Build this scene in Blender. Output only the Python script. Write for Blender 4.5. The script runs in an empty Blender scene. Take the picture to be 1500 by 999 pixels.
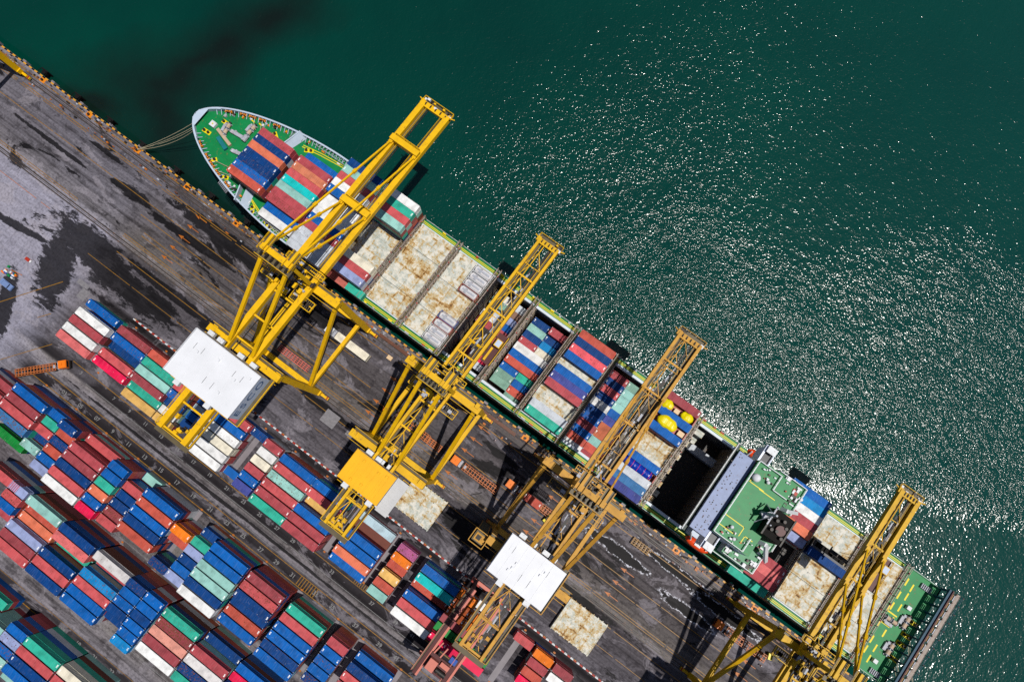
import bpy, math, random
from mathutils import Vector, Matrix
random.seed(7)
SC = bpy.context.scene
COL = SC.collection
# ------------------------------------------------------------------ camera, world, sun, exposure
# world frame: X runs along the quay towards the ship's stern, Y from the yard towards open water, Z up
A = math.radians(36.4)
TH = math.atan((685 - 499.5) / 1050.0)
cam_d = bpy.data.cameras.new('camera'); cam = bpy.data.objects.new('camera', cam_d); COL.objects.link(cam)
cam_d.sensor_width = 36.0; cam_d.lens = 1050 / 1500 * 36.0
cam_d.clip_start = 1.0; cam_d.clip_end = 12000
R_ = Vector((math.cos(A), math.sin(A), 0)); Yh = Vector((-math.sin(A), math.cos(A), 0)); Zh = Vector((0, 0, 1))
F_ = Yh * math.sin(TH) - Zh * math.cos(TH); U_ = Yh * math.cos(TH) + Zh * math.sin(TH)
cam.matrix_world = Matrix(((R_.x, U_.x, -F_.x, 0), (R_.y, U_.y, -F_.y, 0), (R_.z, U_.z, -F_.z, 222), (0, 0, 0, 1)))
SC.camera = cam
SUN = Vector((0.962 * 0.285, 0.262 * 0.285, 1.0)).normalized()
world = bpy.data.worlds.new('World'); SC.world = world; world.use_nodes = True
nt = world.node_tree; bg = nt.nodes['Background']; sky = nt.nodes.new('ShaderNodeTexSky')
sky.sky_type = 'NISHITA'; sky.sun_disc = False
sky.sun_elevation = math.asin(SUN.z); sky.sun_rotation = math.atan2(SUN.x, SUN.y)
nt.links.new(sky.outputs[0], bg.inputs[0]); bg.inputs[1].default_value = 0.06
sd = bpy.data.lights.new('sun', 'SUN'); sd.energy = 4.6; sd.angle = math.radians(0.5); sd.color = (1.0, 0.96, 0.89)
sun = bpy.data.objects.new('sun', sd); COL.objects.link(sun)
sun.rotation_euler = (-SUN).to_track_quat('-Z', 'Y').to_euler(); sun.location = (0, 0, 150)
SC.view_settings.view_transform = 'Standard'; SC.view_settings.look = 'None'
SC.view_settings.exposure = 0.0; SC.view_settings.gamma = 1.0
SC.cycles.max_bounces = 5; SC.cycles.diffuse_bounces = 2; SC.cycles.glossy_bounces = 2; SC.cycles.transmission_bounces = 2
SC.cycles.use_denoising = False
# ------------------------------------------------------------------ helpers
def lin(h, k=0.74):
    h = h.lstrip('#'); o = []
    for i in (0, 2, 4):
        c = int(h[i:i + 2], 16) / 255; o.append((c / 12.92 if c < .04045 else ((c + .055) / 1.055) ** 2.4) * k)
    return (*o, 1.0)
class NT:
    """small node-tree writer"""
    def __init__(s, name):
        s.m = bpy.data.materials.new(name); s.m.use_nodes = True; s.t = s.m.node_tree
        s.b = s.t.nodes['Principled BSDF']; s.b.inputs['Specular IOR Level'].default_value = 0.2
    def n(s, ty, **k):
        x = s.t.nodes.new(ty)
        for a, v in k.items(): setattr(x, a, v)
        return x
    def put(s, sock, v):
        if hasattr(v, 'links') or isinstance(v, bpy.types.NodeSocket): s.t.links.new(v, sock)
        else: sock.default_value = v
    def math(s, op, a, b=0.0, c=None, clamp=False):
        x = s.n('ShaderNodeMath', operation=op, use_clamp=clamp); s.put(x.inputs[0], a); s.put(x.inputs[1], b)
        if c is not None: s.put(x.inputs[2], c)
        return x.outputs[0]
    def mix(s, f, a, b, bt='MIX'):
        x = s.n('ShaderNodeMix', data_type='RGBA', blend_type=bt); s.put(x.inputs[0], f); s.put(x.inputs[6], a); s.put(x.inputs[7], b); return x.outputs[2]
    def coord(s, which='Object'): return s.n('ShaderNodeTexCoord').outputs[which]
    def noise(s, vec, scale, detail=3.0, rough=0.55, dist=0.0, sc=None, rot=None, loc=None):
        if sc or rot or loc:
            mp = s.n('ShaderNodeMapping'); s.put(mp.inputs[0], vec)
            if sc: mp.inputs['Scale'].default_value = sc
            if rot: mp.inputs['Rotation'].default_value = rot
            if loc: mp.inputs['Location'].default_value = loc
            vec = mp.outputs[0]
        x = s.n('ShaderNodeTexNoise'); s.put(x.inputs['Vector'], vec); x.inputs['Scale'].default_value = scale
        x.inputs['Detail'].default_value = detail; x.inputs['Roughness'].default_value = rough; x.inputs['Distortion'].default_value = dist
        return x.outputs[0]
    def step(s, v, lo, hi):
        x = s.n('ShaderNodeMapRange'); s.put(x.inputs[0], v); x.inputs[1].default_value = lo; x.inputs[2].default_value = hi; x.clamp = True
        return x.outputs[0]
    def ramp(s, v, stops):
        x = s.n('ShaderNodeValToRGB'); s.put(x.inputs[0], v); e = x.color_ramp.elements
        e[0].position, e[0].color = stops[0][0], stops[0][1]; e[1].position, e[1].color = stops[-1][0], stops[-1][1]
        for p, c in stops[1:-1]:
            q = e.new(p); q.color = c
        return x.outputs[0]
    def bump(s, h, st, dist=1.0, normal=None):
        x = s.n('ShaderNodeBump'); x.inputs['Strength'].default_value = st; x.inputs['Distance'].default_value = dist; s.put(x.inputs['Height'], h)
        if normal is not None: s.put(x.inputs['Normal'], normal)
        return x.outputs[0]
    def out(s, col, rough=None, normal=None, metal=None):
        s.put(s.b.inputs['Base Color'], col)
        if rough is not None: s.put(s.b.inputs['Roughness'], rough)
        if normal is not None: s.put(s.b.inputs['Normal'], normal)
        if metal is not None: s.b.inputs['Metallic'].default_value = metal
        return s.m
def g(v): return (v, v, v, 1)
def paint(name, hexa, rough=0.45, grime=0.25, k=0.74, rust=0.0, scale=0.6, metal=0.0):
    t = NT(name); c = t.coord(); base = lin(hexa, k * .94)
    n1 = t.noise(c, scale, 4); n2 = t.noise(c, scale * 6, 3)
    f = t.math('MULTIPLY', t.step(n1, .35, .75), grime)
    col = t.mix(f, base, tuple(x * .45 for x in base[:3]) + (1,))
    col = t.mix(t.math('MULTIPLY', t.step(n2, .5, .8), grime * .5), col, tuple(x * .6 + .03 for x in base[:3]) + (1,))
    if rust > 0:
        n3 = t.noise(c, scale * 2.3, 5, .7, loc=(5, 3, 1)); col = t.mix(t.step(n3, .62 - rust * .2, .74 - rust * .15), col, (.16, .07, .03, 1))
    return t.out(col, rough, t.bump(n2, .15, .03), metal)
M = {}
for nm, hx, kw in (
    ('crane_yellow', 'fcc400', dict(grime=.34, rough=.5, rust=.16, scale=.5)), ('crane_ochre', 'd8a03c', dict(grime=.55, rough=.55, rust=.3, scale=.35)),
    ('crane_yellow_b', 'f2bc00', dict(grime=.42, rough=.5, rust=.2, scale=.35)), ('crane_yellow_c', 'e2b008', dict(grime=.5, rough=.5, rust=.3, scale=.35)),
    ('white_paint', 'f2f4fa', dict(grime=.16, k=.72, scale=.25)), ('white_worn', 'e8ebf0', dict(grime=.25, rust=.2)), ('roof_yellow', 'ffbe10', dict(grime=.2, scale=.3)),
    ('wall_blue', 'c4d2ea', dict(grime=.12)), ('dark_steel', '2c2928', dict(grime=.5, rust=.3)), ('grating', '6b6048', dict(grime=.5)),
    ('hull_blue', '14283c', dict(grime=.4, rust=.1)), ('hull_white', 'c6d6ea', dict(grime=.2)), ('deck_green', '0c8c4c', dict(grime=.45, scale=.5, rust=.12)),
    ('deck_green2', '4c9a6c', dict(grime=.4, rust=.1)), ('dark_green', '16342f', dict(grime=.3)), ('yellow_line', 'f8e010', dict(grime=.1)), ('coaming_white', 'dfe9f2', dict(grime=.25, rust=.12)),
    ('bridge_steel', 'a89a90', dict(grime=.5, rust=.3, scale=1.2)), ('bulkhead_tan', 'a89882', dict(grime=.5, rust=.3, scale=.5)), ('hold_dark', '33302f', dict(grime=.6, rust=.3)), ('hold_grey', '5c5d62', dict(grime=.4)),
    ('house_front', 'e4ecff', dict(grime=.12, k=.95)), ('added_deck_blue', '8c9cc4', dict(grime=.3, scale=.8, rust=.1)), ('orange_boat', 'f25020', dict(grime=.1, rough=.3)), ('funnel_black', '1a1614', dict(grime=.3, k=.4, rough=.8)), ('window_glass', '101820', dict(grime=0, rough=.1)),
    ('winch_grey', 'b8bcc8', dict(grime=.5, rust=.3)), ('drum_tan', 'cdb39a', dict(grime=.4)), ('rope', 'cbbfa0', dict(grime=.3, scale=3)), ('tarp_yellow', 'f0dc00', dict(grime=.15, rough=.28, scale=1)),
    ('tarp_blue', '1238b0', dict(grime=.3, rough=.22, scale=1)), ('strap_pink', 'e83a90', dict(grime=0)), ('rack_red', 'c86c60', dict(grime=.3, rust=.2)), ('wood', 'e8c8a0', dict(grime=.2)),
    ('truck_orange', 'f8801c', dict(grime=.15, rough=.35)), ('chassis_rust', 'c4703c', dict(grime=.4, rust=.2)), ('tyre', '1c1a1a', dict(grime=.2, rough=.8)), ('rtg_maroon', '5a2a2c', dict(grime=.4)), ('rtg_pink', 'd98070', dict(grime=.25)),
    ('orange_paint', 'f09020', dict(grime=.3, scale=2)), ('line_yellow', 'c08c20', dict(grime=.9, scale=.9, k=.5, rust=.6)), ('line_orange', 'e08028', dict(grime=.7, scale=1.5, k=.55)), ('line_white', 'a8a8aa', dict(grime=.8, scale=1.5, k=.5)),
    ('rail_steel', '47413f', dict(grime=.5, rust=.3)), ('kerb_yellow', 'e6a428', dict(grime=.5, scale=2)), ('rubber', '171414', dict(grime=.2)), ('concrete', '8c868c', dict(grime=.4, scale=.4)), ('red_paint', 'b83828', dict(grime=.4, scale=2)),
    ('teal_paint', '1c8088', dict(grime=.4)), ('teal_dark', '124a66', dict(grime=.4)), ('blue_paint', '2858b0', dict(grime=.4)), ('tank_white', 'e4e2e6', dict(grime=.2)), ('car_blue', '7890c0', dict(grime=.1, rough=.25)), ('rust_brown', '6e4434', dict(grime=.4, rust=.2)), ('grey_roof', 'cfcfd0', dict(grime=.2)), ('wet_dark', '241f22', dict(grime=.3, rough=.15)), ('slab_patch', '8a878c', dict(grime=.6, scale=1.2))):
    M[nm] = paint(nm, hx, **kw)

def rusty_hatch():
    t = NT('hatch_rusty_white'); c = t.coord()
    big = t.noise(c, .13, 5, .68, .4); mid = t.noise(c, .55, 5, .7, loc=(9, 4, 0)); fine = t.noise(c, 2.2, 4, .7)
    sx = t.n('ShaderNodeSeparateXYZ'); t.put(sx.inputs[0], c)
    wob = t.math('MULTIPLY', t.math('SUBTRACT', t.noise(c, 1.1, 3), .5), .5)
    def near(v, per, w):      # 1 on the welded panel seams, where the paint fails first
        q = t.math('ABSOLUTE', t.math('SUBTRACT', t.math('FRACT', t.math('DIVIDE', t.math('ADD', v, wob), per)), .5)); return t.step(q, .5 - w / per, .5)
    seam = t.math('MAXIMUM', near(sx.outputs[1], 2.46, .5), near(sx.outputs[0], 3.1, .45))
    base = t.mix(t.step(mid, .42, .58), lin('e8e4d8', .66), lin('c6cfc8', .56))
    r = t.math('ADD', t.math('MULTIPLY', t.math('MULTIPLY', seam, t.step(t.noise(c, .35, 3, .6, loc=(7, 7, 0)), .42, .62)), .13), t.math('ADD', t.math('MULTIPLY', big, .62), t.math('ADD', t.math('MULTIPLY', mid, .4), t.math('MULTIPLY', fine, .35))))
    col = t.mix(t.math('MULTIPLY', t.step(r, .68, .76), .8), base, lin('dcb970', .58))
    col = t.mix(t.math('MULTIPLY', t.step(r, .765, .83), .9), col, lin('b07a30', .55))
    col = t.mix(t.step(r, .84, .9), col, lin('5c3c1e', .55))
    thin = t.math('MAXIMUM', near(sx.outputs[1], 2.46, .09), near(sx.outputs[0], 3.1, .08)); col = t.mix(t.math('MULTIPLY', t.math('MULTIPLY', thin, t.step(mid, .42, .56)), .6), col, lin('8a6a34', .5))
    spot = t.noise(c, 1.6, 2, .5, loc=(40, 2, 0)); col = t.mix(t.step(spot, .72, .75), col, lin('403026', .5))
    return t.out(col, .6, t.bump(fine, .2, .04))
M['hatch'] = rusty_hatch()
def cont_paint(name, roof_len=None):
    t = NT(name); oi = t.n('ShaderNodeObjectInfo'); c = t.coord()
    rnd = oi.outputs['Random']
    off = t.n('ShaderNodeCombineXYZ'); t.put(off.inputs[0], t.math('MULTIPLY', rnd, 91.0)); t.put(off.inputs[1], t.math('MULTIPLY', rnd, 37.0))
    va = t.n('ShaderNodeVectorMath', operation='ADD'); t.put(va.inputs[0], c); t.put(va.inputs[1], off.outputs[0]); v = va.outputs[0]
    n1 = t.noise(v, .45, 4, .6); n2 = t.noise(v, 2.6, 4, .65); streak = t.noise(v, 1.0, 3, .6, sc=(3.2, .35, 1))
    base = t.n('ShaderNodeHueSaturation'); base.inputs['Saturation'].default_value = 1.0; t.put(base.inputs['Color'], oi.outputs['Color']); base = base.outputs[0]
    dark = t.mix(1.0, base, g(.55), 'MULTIPLY')
    col = t.mix(t.math('MULTIPLY', t.step(n1, .42, .66), .7), base, dark)
    fade = t.mix(.14, base, g(.42)); col = t.mix(t.math('MULTIPLY', t.step(streak, .5, .78), .5), col, fade)
    # rust and scuffs: a few containers carry much of it
    amt = t.math('POWER', t.math('FRACT', t.math('MULTIPLY', rnd, 7.31)), 5.0)
    thr = t.math('SUBTRACT', .7, t.math('MULTIPLY', amt, .2))
    x = t.n('ShaderNodeMapRange'); t.put(x.inputs[0], n2); t.put(x.inputs[1], thr); t.put(x.inputs[2], t.math('ADD', thr, .07)); x.clamp = True
    col = t.mix(x.outputs[0], col, lin('7a4a30', .6))
    scuff = t.noise(v, 1.1, 6, .75, loc=(31, 7, 0)); col = t.mix(t.math('MULTIPLY', t.step(scuff, .64, .7), .5), col, g(.42))
    if roof_len:
        sx = t.n('ShaderNodeSeparateXYZ'); t.put(sx.inputs[0], c)
        d = t.math('SUBTRACT', roof_len / 2, t.math('ABSOLUTE', sx.outputs[0]))
        m1 = t.math('MULTIPLY', t.math('GREATER_THAN', d, .25), t.math('LESS_THAN', d, .62))
        m1 = t.math('MULTIPLY', m1, t.math('LESS_THAN', t.math('ABSOLUTE', t.math('ADD', sx.outputs[1], .2)), .42))
        gl = t.noise(c, 1.0, 0, .5, sc=(2, 9, 1)); m1 = t.math('MULTIPLY', m1, t.math('GREATER_THAN', gl, .42))
        m1 = t.math('MULTIPLY', m1, t.math('GREATER_THAN', t.math('FRACT', t.math('MULTIPLY', rnd, 13.7)), .5))
        col = t.mix(m1, col, g(.72))
    t.b.inputs['Specular IOR Level'].default_value = .12
    return t.out(col, .6, t.bump(n2, .1, .02))
M['cont'] = cont_paint('container_paint'); M['roof40'] = cont_paint('container_roof_forty', 12.19); M['roof20'] = cont_paint('container_roof_twenty', 6.06)
def stack_paint():
    t = NT('stacked_container_paint'); a = t.n('ShaderNodeVertexColor', layer_name='Col'); c = t.coord()
    n1 = t.noise(c, .4, 4);
    col = t.mix(t.math('MULTIPLY', t.step(n1, .4, .75), .5), a.outputs[0], t.mix(1.0, a.outputs[0], g(.5), 'MULTIPLY'))
    return t.out(col, .5)
M['stack'] = stack_paint()

def props(o, label=None, cat=None, group=None, kind=None):
    if label: o['label'] = label
    if cat: o['category'] = cat
    if group: o['group'] = group
    if kind: o['kind'] = kind
    return o
def thing(name, loc, label, cat, group=None, rz=0):
    o = bpy.data.objects.new(name, None); COL.objects.link(o); o.location = loc; o.rotation_euler = (0, 0, rz); o.empty_display_size = .5
    return props(o, label, cat, group)
class MB:
    def __init__(s): s.v = []; s.f = []; s.mi = []
    def q(s, pts, m=0):
        b = len(s.v); s.v += [tuple(p) for p in pts]; s.f.append(tuple(range(b, b + len(pts)))); s.mi.append(m)
    def box(s, x0, x1, y0, y1, z0, z1, m=0):
        b = len(s.v); s.v += [(x, y, z) for z in (z0, z1) for y in (y0, y1) for x in (x0, x1)]
        for f in ((0, 2, 3, 1), (4, 5, 7, 6), (0, 1, 5, 4), (2, 6, 7, 3), (0, 4, 6, 2), (1, 3, 7, 5)): s.f.append(tuple(b + i for i in f)); s.mi.append(m)
        return s
    def cb(s, x, y, z, dx, dy, dz, m=0): return s.box(x - dx / 2, x + dx / 2, y - dy / 2, y + dy / 2, z, z + dz, m)
    def beam(s, p, q, w, h=None, m=0, w2=None, h2=None):
        h = h or w; w2 = w2 or w; h2 = h2 or h
        p = Vector(p); q = Vector(q); d = (q - p).normalized(); up = Vector((0, 0, 1)) if abs(d.z) < .95 else Vector((0, 1, 0))
        sx = d.cross(up).normalized(); uy = sx.cross(d).normalized(); b = len(s.v)
        for c, ww, hh in ((p, w, h), (q, w2, h2)):
            for a, e in ((-1, -1), (1, -1), (1, 1), (-1, 1)): s.v.append(tuple(c + sx * a * ww / 2 + uy * e * hh / 2))
        for f in ((0, 3, 2, 1), (4, 5, 6, 7), (0, 1, 5, 4), (1, 2, 6, 5), (2, 3, 7, 6), (3, 0, 4, 7)): s.f.append(tuple(b + i for i in f)); s.mi.append(m)
        return s
    def cyl(s, p, q, r, n=10, m=0, r2=None, cap=True):
        p = Vector(p); q = Vector(q); d = (q - p).normalized(); up = Vector((0, 0, 1)) if abs(d.z) < .95 else Vector((0, 1, 0))
        a = d.cross(up).normalized(); c = a.cross(d); b = len(s.v); r2 = r if r2 is None else r2
        for o, rr in ((p, r), (q, r2)):
            for i in range(n):
                th = 2 * math.pi * i / n; s.v.append(tuple(o + a * math.cos(th) * rr + c * math.sin(th) * rr))
        for i in range(n):
            j = (i + 1) % n; s.f.append((b + i, b + j, b + n + j, b + n + i)); s.mi.append(m)
        if cap: s.f.append(tuple(b + i for i in range(n))[::-1]); s.mi.append(m); s.f.append(tuple(b + n + i for i in range(n))); s.mi.append(m)
        return s
    def dome(s, c, r, m=0, n=12, k=5, full=False, sc=(1, 1, 1)):
        b = len(s.v); lo = -math.pi / 2 if full else 0
        for i in range(k + 1):
            ph = lo + (math.pi / 2 - lo) * i / k
            for j in range(n):
                th = 2 * math.pi * j / n; s.v.append((c[0] + r * sc[0] * math.cos(ph) * math.cos(th), c[1] + r * sc[1] * math.cos(ph) * math.sin(th), c[2] + r * sc[2] * math.sin(ph)))
        for i in range(k):
            for j in range(n):
                e = (j + 1) % n; s.f.append((b + i * n + j, b + i * n + e, b + (i + 1) * n + e, b + (i + 1) * n + j)); s.mi.append(m)
        return s
    def rail(s, pts, h=1.0, r=.06, step=2.0, m=0, mid=True):
        for p, q in zip(pts[:-1], pts[1:]):
            p = Vector(p); q = Vector(q); L = (q - p).length; n = max(1, round(L / step))
            s.beam(p + Vector((0, 0, h)), q + Vector((0, 0, h)), r * 1.6, m=m)
            if mid: s.beam(p + Vector((0, 0, h * .5)), q + Vector((0, 0, h * .5)), r, m=m)
            for i in range(n + 1):
                x = p.lerp(q, i / n); s.beam(x, x + Vector((0, 0, h)), r, m=m)
        return s
    def mesh(s, name, mats, off=(0, 0, 0), smooth=False):
        me = bpy.data.meshes.new(name); me.from_pydata([(x - off[0], y - off[1], z - off[2]) for x, y, z in s.v], [], s.f)
        for m in (mats if isinstance(mats, (list, tuple)) else [mats]): me.materials.append(M[m] if isinstance(m, str) else m)
        me.polygons.foreach_set('material_index', s.mi)
        if smooth: me.polygons.foreach_set('use_smooth', [True] * len(s.f))
        me.update(); return me
    def build(s, name, mats, parent=None, smooth=False, off=None, loc=None, kind=None, label=None, cat=None, group=None):
        if parent is not None and off is None:
            off = parent.location
            if parent.parent: off = off + parent.parent.location
        o = bpy.data.objects.new(name, s.mesh(name, mats, off or (0, 0, 0), smooth)); COL.objects.link(o)
        if parent is not None: o.parent = parent
        if loc: o.location = loc
        return props(o, label, cat, group, kind)
def copy_tree(o, parent=None):
    c = o.copy(); COL.objects.link(c); c.parent = parent
    for ch in list(o.children): copy_tree(ch, c)
    return c
WORDS = ['first', 'second', 'third', 'fourth', 'fifth', 'sixth', 'seventh', 'eighth', 'ninth', 'tenth', 'eleventh', 'twelfth', 'thirteenth', 'fourteenth', 'fifteenth', 'sixteenth', 'seventeenth', 'eighteenth', 'nineteenth', 'twentieth', 'twenty-first', 'twenty-second', 'twenty-third', 'twenty-fourth', 'twenty-fifth']
# ------------------------------------------------------------------ setting: water, ground, quay
def water_mat():
    t = NT('sea_water'); c = t.coord(); b = t.b
    sx = t.n('ShaderNodeSeparateXYZ'); t.put(sx.inputs[0], c)
    n_big = t.noise(c, .012, 4, .6); n_m = t.noise(c, .06, 4, .6, 0.0, loc=(4, 9, 0))
    col = t.mix(t.step(n_big, .35, .65), lin('003c34', .5), lin('00483c', .5))
    gx = t.math('ADD', t.math('MULTIPLY', sx.outputs[0], 1 / 260.0), .6, clamp=True)
    col = t.mix(t.math('MULTIPLY', gx, .6), col, lin('0c4a46', .55))
    # silt plume drifting off the quay ahead of the bow
    def ell(cx, cy, rx, ry, rot):
        mp = t.n('ShaderNodeMapping', vector_type='TEXTURE'); t.put(mp.inputs[0], c)
        mp.inputs['Location'].default_value = (cx, cy, 0); mp.inputs['Rotation'].default_value = (0, 0, math.radians(rot)); mp.inputs['Scale'].default_value = (rx, ry, 9999)
        l = t.n('ShaderNodeVectorMath', operation='LENGTH'); t.put(l.inputs[0], mp.outputs[0]); return l.outputs['Value']
    warp = t.n('ShaderNodeTexNoise'); t.put(warp.inputs['Vector'], c); warp.inputs['Scale'].default_value = .022; warp.inputs['Detail'].default_value = 4
    wv = t.n('ShaderNodeVectorMath', operation='MULTIPLY_ADD'); t.put(wv.inputs[0], warp.outputs['Color']); wv.inputs[1].default_value = (34, 34, 0); t.put(wv.inputs[2], c); c0 = c; ofs = t.n('ShaderNodeVectorMath', operation='SUBTRACT'); t.put(ofs.inputs[0], wv.outputs[0]); ofs.inputs[1].default_value = (17, 17, 0); c = ofs.outputs[0]
    d = ell(-168, 22, 26, 15, 0)
    for e in ((-165, 40, 19, 17, 70), (-164, 58, 18, 14, 60), (-158, 78, 22, 13, 55), (-186, 14, 22, 6, 0), (-128, 10, 60, 15, 0), (-166, 50, 20, 12, 70), (-170, 30, 20, 14, 30)): d = t.math('SMOOTH_MIN', d, ell(*e), .6)
    c = c0; d = t.math('ADD', d, t.math('MULTIPLY', t.math('SUBTRACT', n_m, .5), .8))
    mud = t.math('SUBTRACT', 1.0, t.step(d, .1, 1.45))
    col = t.mix(t.math('MULTIPLY', mud, .82), col, lin('161614', .5))
    w = []
    h1 = t.noise(c, .13, 2, .5, .3); h2 = t.noise(c, .5, 2, .5, .2, loc=(3, 1, 0)); h3 = t.noise(c, 1.6, 1, .5, loc=(11, 5, 0))
    # gusts: rough and calmer water, calm in the lee of the hull and the quay
    gn = t.noise(c, .016, 4, .6, loc=(2, 2, 0)); gust = t.step(gn, .34, .6)
    yl = t.math('SUBTRACT', sx.outputs[1], t.math('MULTIPLY', t.math('MAXIMUM', t.math('SUBTRACT', sx.outputs[0], 70.0), 0.0), .42)); lee = t.math('MULTIPLY', t.step(t.math('ADD', yl, t.math('MULTIPLY', t.math('MINIMUM', sx.outputs[0], 25.0), .14)), 50, 60), t.step(t.math('ADD', sx.outputs[0], t.math('MULTIPLY', sx.outputs[1], -.35)), -125, -85))
    far = t.step(t.math('ADD', t.math('ADD', sx.outputs[1], t.math('MULTIPLY', sx.outputs[0], -.55)), t.math('MULTIPLY', t.math('SUBTRACT', gn, .5), -130)), 70, 105)
    amp = t.math('ADD', .34, t.math('MULTIPLY', t.math('MULTIPLY', t.math('ADD', t.math('MULTIPLY', gust, .35), 1.0), lee), t.math('SUBTRACT', 1.0, t.math('MULTIPLY', far, .74))))
    h = t.math('ADD', t.math('MULTIPLY', h1, .34), t.math('ADD', t.math('MULTIPLY', h2, .34), t.math('MULTIPLY', h3, .19)))
    h = t.math('MULTIPLY', h, t.math('MULTIPLY', t.math('ADD', amp, .08), t.math('ADD', 1.0, t.math('MULTIPLY', t.step(t.math('MULTIPLY', sx.outputs[0], -1.0), -30, 50), .75))))
    t.put(b.inputs['Specular IOR Level'], t.math('MULTIPLY', t.step(sx.outputs[1], 12.9, 13.4), .5)); b.inputs['IOR'].default_value = 1.33
    return t.out(col, .15, t.bump(h, 1.0, WAVE))
WAVE = 1.0
M['water'] = water_mat()
mb = MB(); mb.q([(-6000, 10.3, -3), (6000, 10.3, -3), (6000, 6000, -3), (-6000, 6000, -3)]); mb.build('water', 'water', kind='structure')

def ground_mat():
    t = NT('yard_ground'); c = t.coord(); sx = t.n('ShaderNodeSeparateXYZ'); t.put(sx.inputs[0], c); X, Y = sx.outputs[0], sx.outputs[1]
    ns = t.noise(c, .05, 5, .62, .3, sc=(.35, 1.6, 1)); nf = t.noise(c, 1.3, 4, .65); nm = t.noise(c, .22, 4, .6, sc=(.5, 1, 1), loc=(8, 1, 0))
    yj = t.math('ADD', Y, t.math('MULTIPLY', t.math('SUBTRACT', nm, .5), 1.1))
    u = t.math('DIVIDE', t.math('ADD', yj, 140), 152)
    P = lambda y: (y + 140) / 152
    L_, D_, Mid, K = lin('a09ba6', .62), lin('464146', .56), lin('716c74', .58), lin('201d20', .6)
    st = [(0, Mid), (P(-118.5), Mid), (P(-117.6), D_), (P(-114.6), D_), (P(-113.8), L_), (P(-107), lin('8a8484', .8)), (P(-101), Mid), (P(-86.5), lin('6a6468', .8)), (P(-84), lin('8c8684', .8)), (P(-66.6), lin('6d686c', .8)),
          (P(-65.6), K), (P(-62.4), lin('3c383c', .8)), (P(-61.6), L_), (P(-58.5), lin('8f898b', .8)), (P(-57.9), K), (P(-54.6), lin('454145', .8)), (P(-53.6), Mid), (P(-37), lin('5c575b', .8)), (P(-35), K), (P(-34), D_), (P(-33.2), lin('706c74', .8)), (P(-18.6), lin('605b60', .8)), (P(-17), lin('8b8484', .8)), (P(-15.2), lin('77716f', .8)), (P(-9), lin('5d585a', .8)), (P(0), lin('615c60', .8)), (P(5.6), lin('4a464a', .8)), (P(8), lin('6f686c', .8)), (1.0, lin('8f8686', .8))]
    half = len(st) // 2      # a ramp holds 32 stops; these are 29
    col = t.ramp(u, st)
    # pale concrete beyond the end of the container blocks
    gxl = t.math('SUBTRACT', 1.0, t.step(t.math('ADD', X, t.math('MULTIPLY', t.math('SUBTRACT', nm, .5), 6)), -152, -140))
    pale = t.math('MULTIPLY', gxl, t.step(t.math('ABSOLUTE', Y), 2, 3)); col = t.mix(t.math('MULTIPLY', gxl, t.math('SUBTRACT', .85, t.math('MULTIPLY', t.step(Y, -18, -14), .55))), col, lin('a4a2b4', .8)); calm_ = t.math('SUBTRACT', 1.0, t.math('MULTIPLY', t.math('MULTIPLY', gxl, t.math('SUBTRACT', 1.0, t.step(Y, -18, -15))), .75))
    # joints between cast slabs
    br = t.n('ShaderNodeTexBrick'); t.put(br.inputs[0], c); br.inputs['Scale'].default_value = .19; br.inputs['Mortar Size'].default_value = .012; br.offset = 0; br.inputs['Color1'].default_value = g(.0); br.inputs['Color2'].default_value = g(1); br.inputs['Mortar'].default_value = g(.5)
    tone = t.math('SUBTRACT', t.math('MULTIPLY', t.math('FRACT', t.math('MULTIPLY', br.outputs[0], 3.3)), .25), .1)
    jm = br.outputs['Fac']; inner = t.math('SUBTRACT', 1, t.step(Y, -18, -16))
    col = t.mix(t.math('MULTIPLY', t.math('MULTIPLY', t.step(br.outputs[0], 0, 1), .2), inner), col, lin('3b373b', .8))
    col = t.mix(t.math('MULTIPLY', t.math('MULTIPLY', jm, t.step(nm, .4, .6)), .22), col, K)
    # streaks of tyre rubber running along the lanes and mottled wear
    tr = t.noise(c, 1.0, 4, .6, sc=(.018, .75, 1)); col = t.mix(t.math('MULTIPLY', t.step(tr, .44, .66), t.math('MULTIPLY', calm_, .7)), col, lin('262326', .8))
    col = t.mix(t.math('MULTIPLY', t.step(ns, .54, .68), .4), col, lin('a39eaa', .8)); n4 = t.noise(c, .3, 6, .75, .4, sc=(.6, 1, 1), loc=(3, 30, 0)); col = t.mix(t.math('MULTIPLY', t.step(n4, .52, .6), t.math('MULTIPLY', calm_, .5)), col, lin('242024', .7)); n5 = t.noise(c, .16, 5, .7, .6, sc=(.5, 1, 1), loc=(23, 11, 0)); col = t.mix(t.math('MULTIPLY', t.step(n5, .55, .6), .45), col, lin('a8a2ac', .7)); col = t.mix(t.math('MULTIPLY', t.step(nf, .45, .72), .5), col, lin('28242a', .7))
    # standing water and oil-dark wet concrete: named patches plus scattered pools
    def ell(cx, cy, rx, ry, rot=0):
        mp = t.n('ShaderNodeMapping', vector_type='TEXTURE'); t.put(mp.inputs[0], c)
        mp.inputs['Location'].default_value = (cx, cy, 0); mp.inputs['Rotation'].default_value = (0, 0, math.radians(rot)); mp.inputs['Scale'].default_value = (rx, ry, 9999)
        l = t.n('ShaderNodeVectorMath', operation='LENGTH'); t.put(l.inputs[0], mp.outputs[0]); return l.outputs['Value']
    d = ell(-112, 3.2, 34, 3.2)
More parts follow.
